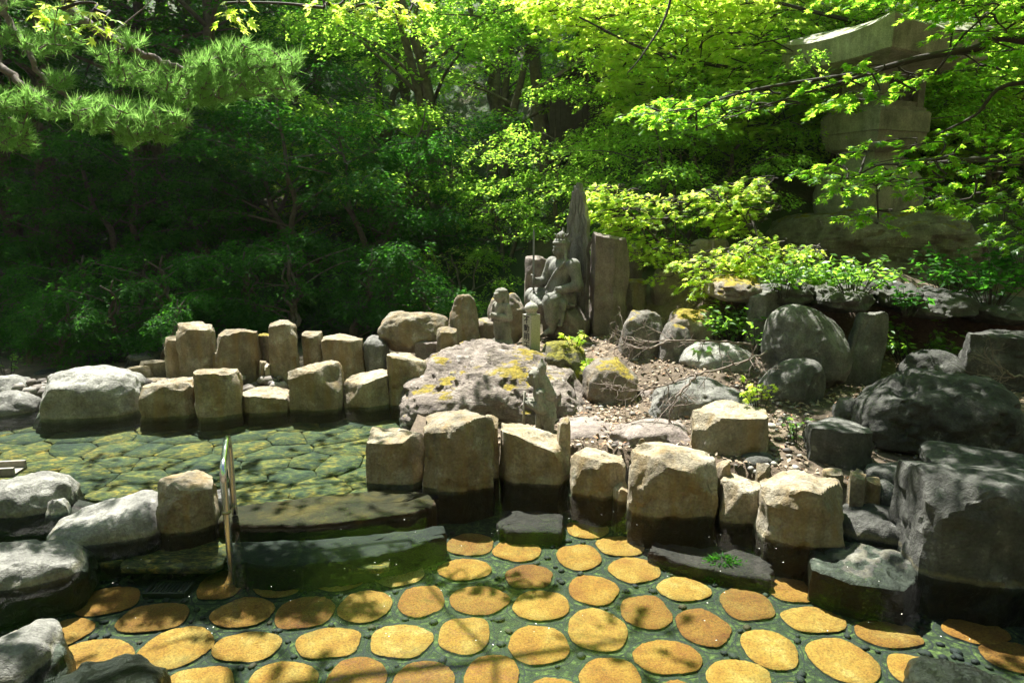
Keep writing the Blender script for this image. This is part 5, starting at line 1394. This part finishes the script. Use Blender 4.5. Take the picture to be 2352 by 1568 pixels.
# ------------------------------------------------------------------ pine reaching in from the left
def pine():
    rg = np.random.default_rng(9)
    bx, by = -6.0, 5.4; bz = gz(bx, by)
    T = thing('pine_tree', 'pine with long needled boughs reaching in over the far pool', 'tree', (bx, by, bz)); B = np.array((bx, by, bz))
    wood = MB()
    tr = smooth_path([(bx, by, bz - .2), (bx + .1, by, 1.3), (bx - .05, by + .1, 2.6), (bx + .15, by, 4.0), (bx + .1, by, 5.4)], 6)
    wood.add(*tube(tr - B, np.linspace(.16, .07, len(tr)), 10))
    mains = [([(bx + .1, by, 3.9), px3(60, -70, 5.1), px3(160, 20, 4.9), px3(240, 78, 4.8), px3(330, 125, 4.75), px3(400, 152, 4.7), px3(470, 165, 4.7), px3(560, 160, 4.65), px3(650, 150, 4.6)], .040, .006),
             ([(bx + .1, by, 3.0), px3(-80, 100, 4.9), px3(0, 155, 4.7), px3(70, 205, 4.6), px3(140, 248, 4.55), px3(220, 268, 4.5), px3(320, 280, 4.45), px3(420, 285, 4.4)], .034, .005),
             ([(bx + .1, by, 3.4), px3(-60, -40, 5.2), px3(10, 30, 5.0), px3(55, 110, 4.9), px3(110, 190, 4.8), px3(180, 240, 4.7), px3(250, 290, 4.6), px3(300, 320, 4.6)], .030, .005),
             ([(bx + .1, by, 2.6), px3(-120, 230, 4.9), px3(-20, 290, 4.7), px3(40, 310, 4.6), px3(80, 330, 4.6)], .024, .005)]
    A = []
    for pth, ra, rb in mains:
        p = smooth_path(pth, 7); p = p + rg.normal(0, .008, p.shape); wood.add(*tube(p - B, np.linspace(ra, rb, len(p)), 7)); A.append(p[len(p) // 8:])
    A = np.concatenate(A)
    regions = [([(470,120),(520,95),(610,105),(640,130),(690,115),(690,140),(640,165),(690,215),(650,220),(600,190),(620,225),(560,215),(530,235),(480,235),(440,180)], 4.5, 4.9, 300),
               ([(340,160),(420,130),(480,120),(500,230),(430,240),(350,215)], 4.5, 4.9, 130), ([(205,115),(260,105),(330,140),(330,200),(260,190)], 4.6, 4.95, 55),
               ([(260,70),(330,90),(330,105),(270,95)], 4.6, 4.9, 14), ([(100,30),(170,15),(200,40),(150,60),(110,60)], 4.7, 5.0, 26), ([(40,75),(150,65),(200,95),(140,120),(60,120)], 4.7, 5.0, 50), ([(0,65),(40,65),(50,90),(0,95)], 4.8, 5.0, 16),
               ([(150,235),(230,225),(330,235),(380,255),(435,265),(430,285),(390,290),(405,325),(330,310),(310,335),(250,300),(170,280)], 4.3, 4.7, 250), ([(-60,205),(60,205),(140,235),(150,270),(60,260),(-60,245)], 4.4, 4.8, 110),
               ([(-60,270),(60,275),(85,345),(30,345),(-60,310)], 4.4, 4.8, 80), ([(100,170),(150,160),(170,190),(130,200)], 4.6, 4.8, 18), ([(-100,-60),(120,-60),(60,10),(-60,20)], 4.8, 5.3, 60), ([(200,-60),(420,-80),(420,-20),(240,-10)], 4.8, 5.2, 40)]
    NP, ND = [], []
    for poly, Y0, Y1, n in regions:
        k = 0; xs = [p[0] for p in poly]; ys = [p[1] for p in poly]
        while k < n:
            x, y = rg.uniform(min(xs), max(xs)), rg.uniform(min(ys), max(ys))
            if not in_poly(x, y, poly): continue
            k += 1; c = np.array(px3(x, y, rg.uniform(Y0, Y1)))
            q = A[np.argmin(((A - c) ** 2).sum(1))]
            ax = unit((c - q) * np.array((1, 1, .4)) + np.array((.05, -.02, .05)) + rg.normal(0, .03, 3)); m = 30
            if np.linalg.norm(c - q) < .9:
                mid = (q * .4 + c * .6) + rg.normal(0, .015, 3)
                pp = np.array([q, mid, c]); wood.add(*tube(pp - B, [.006, .004, .0025], 4, False)); A = np.concatenate([A, mid[None], c[None]])
            dirs = unit(ax + rg.normal(0, .48, (m, 3))); st = c - ax * rg.uniform(0, .07, (m, 1))
            NP.append(st); ND.append(dirs)
    P_, D_ = np.concatenate(NP), np.concatenate(ND); n = len(P_)
    tv = np.array([(0, .026, 0), (0, -.026, 0), (1, 0, 0)], float)
    V, F = leaves((tv, np.array([(0, 1, 2)])), P_ - B, D_, rg.normal(0, 1, (n, 3)) + np.array((0, -.8, .8)), rg.uniform(.06, .10, n))
    obj('trunk', wood.mesh('trunk', plain_mat('pine_bark', (.13,.105,.085), .95, 0, 22, .5, .8)), T); obj('crown', mesh_np('crown', V, F, M_NEEDLE, False), T)
pine()

# ------------------------------------------------------------------ bank plants: leafy shrubs and herbs
def herb(label, px, py, Y, w, hgt, n, ls, mat=M_PLANT, tpl=(LEAF_V, LEAF_F), seed=0, name='bank_plant', z=None, group='plants on the bank'):
    rg = np.random.default_rng(seed); p = at_Y(px, py, Y)
    if z is None: z = gz(p.x, p.y)
    T = thing(name, label, 'plant', (p.x, p.y, z), 0, group); st = MB(); LP, LD, LN = [], [], []
    m = max(4, n // 9)
    for k in range(m):
        a = rg.uniform(0, 6.28); r = w * .5 * math.sqrt(rg.uniform(0, 1)); hh = hgt * rg.uniform(.45, 1.0)
        b0 = np.array((math.cos(a) * r * .3, math.sin(a) * r * .3, -.03)); b1 = np.array((math.cos(a) * r, math.sin(a) * r, hh)); mid = (b0 + b1) / 2 + np.array((0, 0, .12 * hh))
        pth = smooth_path([b0, mid, b1], 4); st.add(*tube(pth, np.linspace(.0045, .0015, len(pth)), 4, False))
        for q in range(9):
            t = rg.uniform(.35, 1.0); c = pth[min(len(pth) - 1, int(t * len(pth)))]
            d = np.array((math.cos(a + rg.normal(0, 1.2)), math.sin(a + rg.normal(0, 1.2)), rg.normal(0, .25))); LP.append(c + d * .01); LD.append(d); LN.append(np.array((0, 0, 1.0)) + rg.normal(0, .45, 3))
    N_ = len(LP); V, F = leaves(tpl, np.array(LP), np.array(LD), np.array(LN), ls * rg.uniform(.6, 1.25, N_))
    obj('stems', st.mesh('stems', M_BARKD), T); obj('foliage', mesh_np('foliage', V, F, mat, False), T)
    return T
HERBS = [('leafy green shrub at the foot of the lantern rock near the young maples', 1800,640,7.2,.9,.55,420,.085,0), ('shrub with broad lit leaves under the lantern rock', 1920,630,7.2,.9,.5,420,.085,0),
         ('low leafy plant hanging over the lip of the hollow', 1800,675,6.45,.7,.32,300,.07,0), ('tangle of green leaves on the lip above the grey-green pillar', 1960,672,6.5,.8,.36,330,.075,0), ('shaded fern clump on the bank beyond the hollow', 2110,680,6.5,.8,.4,320,.075,0),
         ('dark leafy plants at the frame edge above the stone lip', 2280,690,6.5,1.0,.4,360,.08,1), ('ivy-like plant trailing in front of the dark hollow', 2085,720,6.15,.35,.25,90,.07,1), ('bright plant with maple-like leaves at the lip near the rock face', 1690,680,6.7,.7,.4,330,.07,0),
         ('green sapling tuft under the small maples by the mossy boulder', 1660,700,6.75,.6,.3,260,.065,0), ('broad-leaved bright herb behind the dappled domed boulder', 1625,785,6.3,.35,.16,54,.12,0),
         ('small maple seedling growing on the moss-covered rock', 1320,800,6.4,.22,.16,60,.055,2), ('second maple seedling low beside the moss-covered rock', 1345,855,6.2,.24,.14,70,.055,2),
         ('maple seedling leaning over the reddish stained block', 1745,935,4.75,.28,.22,70,.05,2), ('thin yellowing herb growing between bank stones by the dark block', 1835,985,4.6,.22,.2,50,.04,0),
         ('pale green shoot among the river stones at the frame edge', 20,870,7.6,.4,.32,70,.05,0), ('grassy plant tuft at the foot of the egg-shaped boulder', 1740,760,6.3,.4,.3,130,.06,0), ('fern on the bank under the frame-edge maple', 2200,610,7.4,1.0,.5,380,.085,1),
         ('leafy plant on the bank behind the fern at the frame edge', 2370,600,7.4,1.0,.6,380,.085,1)]
for k, (lab, px, py, Y, w, hg, n, ls, kd) in enumerate(HERBS):
    zz = None
    if 'lip' in lab and 'near' not in lab or 'trailing' in lab: zz = at_Y(px, py, Y).z
    if 'river' in lab: zz = None
    if 'moss-covered' in lab or 'stained' in lab: zz = at_Y(px, py, Y).z
    herb(lab, px, py, Y, w, hg, n, ls, [M_PLANT, M_LEAFD, M_MAPLE][kd], [(LEAF_V, LEAF_F), (LEAF_V, LEAF_F), MAPLE7][kd], 300 + k, z=zz)
# ------------------------------------------------------------------ handrail
M_STEEL = plain_mat('brushed_stainless_steel', (.55,.55,.52), .22, 1.0)
def handrail():
    b0 = at_z(527, 1262, 0.0); x0, y0 = b0.x, b0.y
    far = at_z(539, 1176, .04); x1, y1 = far.x, far.y
    T = thing('handrail', 'bent stainless steel handrail rising from the near pool beside the long slab', 'handrail', (x0, y0, FLOOR))
    B = np.array((x0, y0, FLOOR))
    d = np.array((x1 - x0, y1 - y0, 0)); L = np.linalg.norm(d); d /= L
    top = .475; r = .09; p0 = np.array((x0, y0, 0.0)); p1 = np.array((x1, y1, 0.0))
    up = np.array((0, 0, 1.0)); path = [p0 + up * (FLOOR - .02)] + [p0 + up * z for z in np.linspace(FLOOR + .1, top - r, 8)]
    for a in np.linspace(0, 90, 8)[1:]: path.append(p0 + up * (top - r + r * math.sin(R(a))) + d * (r - r * math.cos(R(a))))
    for t in np.linspace(r, L - r, 6)[1:]: path.append(p0 + up * (top + .05 * (t - r) / (L - 2 * r)) + d * t)
    t1 = top + .05
    for a in np.linspace(0, 90, 8)[1:]: path.append(p0 + up * (t1 - r + r * math.cos(R(a))) + d * (L - r + r * math.sin(R(a))))
    path += [p1 + up * z for z in np.linspace(t1 - r, .03, 6)[1:]]
    V, F = tube(np.array(path) - B, .0175, 14); obj('rail', mesh_np('rail', V, F, M_STEEL), T)
    V, F = tube([np.array((0, 0, -.002)), np.array((0, 0, .012))], .055, 16); obj('floor_flange', mesh_np('floor_flange', V, F, M_STEEL), T)
    V, F = tube([p0 - B + up * (-FLOOR + .0), p0 - B + up * (-FLOOR + .012)], .0235, 14); obj('collar', mesh_np('collar', V, F, plain_mat('tarnished_collar', (.22,.19,.10), .5, .8)), T)
handrail()

# ------------------------------------------------------------------ drain grating, spout board
def drain():
    c = at_z(390, 1350, FLOOR + .02)
    T = thing('drain_grate', 'small square drain grating on the shaded pool floor', 'grate', (c.x, c.y, FLOOR)); w, d = .11, .07
    m = plain_mat('dull_zinc', (.035,.035,.033), .6, .5)
    fr = MB()
    for lo, hi in (((-w, -d, .0), (w, -d + .014, .03)), ((-w, d - .014, .0), (w, d, .03)), ((-w, -d + .015, .0), (-w + .014, d - .015, .03)), ((w - .014, -d + .015, .0), (w, d - .015, .03))): fr.add(*box(lo, hi))
    obj('frame', fr.mesh('frame', m, False), T)
    for k in range(9):
        x = -w + .03 + k * (2 * w - .06) / 8; V, F = box((x - .005, -d + .016, .004), (x + .005, d - .016, .024)); obj('bar', mesh_np('bar', V, F, m, False), T)
drain()
def spout():
    p = at_Y(10, 1076, 4.45)
    T = thing('water_spout', 'pale wooden spout board at the frame edge behind the humped grey rock', 'spout', (p.x, p.y, p.z), R(8)); m = plain_mat('weathered_cedar', (.22,.20,.165), .8, 0, 30, .3, .2)
    V, F = box((-.45, -.06, -.035), (.10, .06, -.015)); obj('base_board', mesh_np('base_board', V, F, m, False), T)
    for s in (-1, 1):
        V, F = box((-.45, s * .072 - .011, -.036), (.10, s * .072 + .011, .03)); obj('side_board', mesh_np('side_board', V, F, m, False), T)
    V, F = box((-.40, -.04, -.45), (-.33, .04, -.0355)); obj('leg', mesh_np('leg', V, F, m, False), T)
spout()

# ------------------------------------------------------------------ dead branches on the bank
def dead_branch(label, mains, seed, group='bare branches on the bank'):
    rg = np.random.default_rng(seed); base = np.array(mains[0][0])
    T = thing('dead_branch', label, 'branch', tuple(base), 0, group)
    def grow(mb, p, d, L, r, depth):
        n = 5; path = [p]
        for q in range(n):
            d = unit(d + rg.normal(0, .20, 3)); path.append(path[-1] + d * L / n)
        mb.add(*tube(np.array(path) - base, np.linspace(r, r * .4, n + 1), 5, False))
        if depth:
            for q in range(rg.integers(2, 5)):
                i = rg.integers(1, n + 1); grow(mb, path[i], unit(d + rg.normal(0, .75, 3)), L * rg.uniform(.35, .65), r * .5, depth - 1)
    tw = MB()
    for k, pts in enumerate(mains):
        p = smooth_path(pts, 6); p = p + rg.normal(0, .006, p.shape); m = MB(); m.add(*tube(p - base, np.linspace(.011, .003, len(p)), 6))
        obj('stem', m.mesh('stem', plain_mat('bleached_twig', (.17,.135,.11), .9, 0, 40, .3)), T)
        for q in range(3, len(p) - 1):
            if rg.random() < .8:
                d = unit(p[q + 1] - p[q]); grow(tw, p[q], unit(d + rg.normal(0, .55, 3)), rg.uniform(.12, .30), .0045, 2)
    o = obj('twigs', tw.mesh('twigs', bpy.data.materials['bleached_twig']), T); o['kind'] = 'stuff'
dead_branch('bare grey dead branch with fine twigs lying over the pale boulders', [[px3(1762, 808, 5.55), px3(1700, 832, 5.3), px3(1600, 860, 5.1), px3(1520, 885, 5.0), px3(1450, 898, 5.0), px3(1405, 878, 5.05)],
             [px3(1600, 860, 5.1), px3(1560, 905, 4.95), px3(1535, 960, 4.9), px3(1550, 1015, 4.85)]], 4)
dead_branch('upper bare twiggy branch crossing in front of the pointed triangular boulder', [[px3(1730, 792, 5.9), px3(1640, 782, 5.7), px3(1540, 782, 5.6), px3(1460, 784, 5.6), px3(1405, 764, 5.65)], [px3(1540, 782, 5.6), px3(1480, 800, 5.5), px3(1420, 790, 5.5)]], 5)
dead_branch('thin bare branch in shade at the frame edge behind the huge boulder', [[px3(2400, 862, 4.9), px3(2330, 866, 4.9), px3(2270, 872, 4.9)], [px3(2330, 866, 4.9), px3(2300, 850, 4.9), px3(2280, 830, 4.95)]], 6)

# ------------------------------------------------------------------ leaf litter, pebbles, floating specks
def litter_mat():
    m, nt, out, N, L = nodes('dry_leaf'); geo = N('NewGeometry'); b = N('BsdfPrincipled', i_Roughness=.8)
    L(ramp_out(N, L, geo.outputs['Random Per Island'], [(0, (.12,.075,.04)), (.4, (.27,.20,.13)), (.8, (.42,.34,.25)), (1, (.30,.14,.06))]), b.inputs[0]); L(b.outputs[0], out.inputs[0]); return m
def litter():
    rg = np.random.default_rng(31)
    n = 16000; XY = np.column_stack([rg.uniform(-.4, 4.5, n), rg.uniform(3.7, 7.4, n)])
    sd = poly_sd(XY, POOL); k = fbm(np.column_stack([XY * 1.6, np.zeros(n)]), 8, 3)
    XY = XY[(sd > .2) & (k > rg.uniform(-.9, .35, n))]; n = len(XY)
    P_ = np.column_stack([XY, ground_z(XY) + rg.uniform(.003, .02, n)]); a = rg.uniform(0, 6.28, n)
    V, F = leaves((LEAF_V, LEAF_F), P_, np.column_stack([np.cos(a), np.sin(a), rg.normal(0, .3, n)]), np.array((0, 0, 1.0)) + rg.normal(0, .5, (n, 3)), rg.uniform(.025, .055, n))
    tag(obj('leaf_litter', mesh_np('leaf_litter', V, F, litter_mat(), False)), 'dry tan leaves strewn over the bank soil', 'leaf litter', kind='stuff')
litter()
def bank_pebbles():
    rg = np.random.default_rng(33); pts = []
    for x0, x1, y0, y1, n in ((1660,1760,1062,1100,60), (1770,1870,930,1085,60), (1300,1420,1010,1060,40), (1440,1760,850,1000,40), (1940,2110,1000,1090,50), (1690,1770,820,880,40)):
        for k in range(n):
            p = at_z(rg.uniform(x0, x1), rg.uniform(y0, y1), .15); z = gz(p.x, p.y)
            p = at_z(rg.uniform(x0, x1), rg.uniform(y0, y1), z); pts.append((p.x, p.y, gz(p.x, p.y) + .008))
    tag(obj('bank_pebbles', pebbles('bank_pebbles', pts, .010, .036, pebble_mat('bank_chips', [(0, (.08,.07,.06)), (.5, (.17,.155,.135)), (1, (.33,.31,.28))]), 5, .6)), 'pale pebbles and chips lying on the bank', 'pebbles', kind='stuff')
    pts = []
    for k in range(240):
        Y = rg.uniform(6.28, 6.6); x = rg.uniform(-4.8, -.9); pts.append((x, Y, -.02 + .32 * (Y - 6.2) + rg.uniform(-.05, .05)))
    tag(obj('wall_rubble', pebbles('wall_rubble', pts, .03, .07, pebble_mat('brown_rubble', [(0, (.06,.05,.04)), (.6, (.13,.11,.09)), (1, (.24,.22,.19))]), 6, .8)), 'small rounded stones filling the gaps of the far pool wall', 'rubble', kind='stuff')
bank_pebbles()
def specks():
    rg = np.random.default_rng(35); pts = []
    for k in range(90):
        p = at_z(rg.uniform(200, 2300), rg.uniform(1140, 1480), .002); pts.append(p)
    pts = np.array([tuple(p) for p in pts]); n = len(pts); pts[:, 2] = .003
    a = rg.uniform(0, 6.28, n)
    V, F = leaves((LEAF_V, LEAF_F), pts, np.column_stack([np.cos(a), np.sin(a), 0 * a]), np.tile((0, 0, 1.0), (n, 1)), rg.uniform(.004, .009, n))
    tag(obj('floating_specks', mesh_np('floating_specks', V, F, plain_mat('pale_petal', (.75,.74,.66), .6), False)), 'tiny pale flecks of pollen and petals floating on the pool', 'flecks', kind='stuff')
specks()
# soft green water weed on the sunken slab
def weed():
    rg = np.random.default_rng(36); c = at_z(1660, 1308, FLOOR + .03); T = thing('water_weed', 'soft clump of green water weed beside the dark purplish sunken slab', 'water weed', (c.x, c.y, FLOOR))
    n = 900; r = np.sqrt(rg.uniform(0, 1, n)); a = rg.uniform(0, 6.28, n); P_ = np.column_stack([np.cos(a) * r * .16, np.sin(a) * r * .10, (1 - r * r) * .085 + rg.uniform(0, .02, n)])
    D_ = np.column_stack([np.cos(a), np.sin(a), rg.normal(.2, .4, n)])
    V, F = leaves((LEAF_V * np.array([1, .5, 1]), LEAF_F), P_, D_, rg.normal(0, 1, (n, 3)), rg.uniform(.02, .045, n))
    obj('fronds', mesh_np('fronds', V, F, M_LEAFD, False), T)
    V, F = rock_verts(.28, .18, .07, 'egg', 77, 10, rough=.5); obj('root_mass', mesh_np('root_mass', V, F, M_BED), T)
weed()

# ------------------------------------------------------------------ dark wooden hut among the trees
def hut():
    x, y = 1.55, 13.4; z = gz(x, y) - .1
    T = thing('wooden_hut', 'dark wooden hut half hidden among the trees above the statues', 'hut', (x, y, z), R(-18)); m = plain_mat('blackened_timber', (.035,.028,.024), .85, 0, 12, .4, .3)
    for k in range(14):
        V, F = box((-.70 + k * .10, -.60, -.2), (-.604 + k * .10, -.57, 1.02)); obj('plank', mesh_np('plank', V, F, m, False), T)
    for s in (-1, 1):
        V, F = box((s * .70 - .02, -.565, -.2), (s * .70 + .02, .6, 1.02)); obj('side_wall', mesh_np('side_wall', V, F, m, False), T)
    for s in (-1, 1):
        V = np.array([(0, -.85, 1.50), (s * 1.0, -.85, .98), (s * 1.0, .85, .98), (0, .85, 1.50)]); V = np.concatenate([V, V - np.array((0, 0, .06))])
        obj('roof_slope', mesh_np('roof_slope', V, np.array([(0, 1, 2, 3), (7, 6, 5, 4), (0, 4, 5, 1), (1, 5, 6, 2), (2, 6, 7, 3), (3, 7, 4, 0)]), plain_mat('rusty_sheet_roof', (.10,.085,.075), .6, .2, 9, .4), False), T)
    V = np.array([(-.70, -.59, 1.021), (.70, -.59, 1.021), (0, -.59, 1.40), (-.70, -.56, 1.021), (.70, -.56, 1.021), (0, -.56, 1.40)]); obj('gable', mesh_np('gable', V, [np.array([(0, 1, 2), (5, 4, 3)]), np.array([(0, 3, 4, 1), (1, 4, 5, 2), (2, 5, 3, 0)])], m, False), T)
hut()


# ------------------------------------------------------------------ faint sunlit summer air
def haze():
    V, F = box((-95, -62, -3), (95, 112, 72))
    m = bpy.data.materials.new('haze_air'); m.use_nodes = True; nt = m.node_tree
    for n in list(nt.nodes): nt.nodes.remove(n)
    o = nt.nodes.new('ShaderNodeOutputMaterial'); v = nt.nodes.new('ShaderNodeVolumePrincipled')
    v.inputs['Color'].default_value = (.95, .98, .92, 1); v.inputs['Density'].default_value = .0003; v.inputs['Anisotropy'].default_value = .5
    nt.links.new(v.outputs[0], o.inputs['Volume'])
    tag(obj('haze', mesh_np('haze', V, F, m, False)), kind='stuff')
haze()
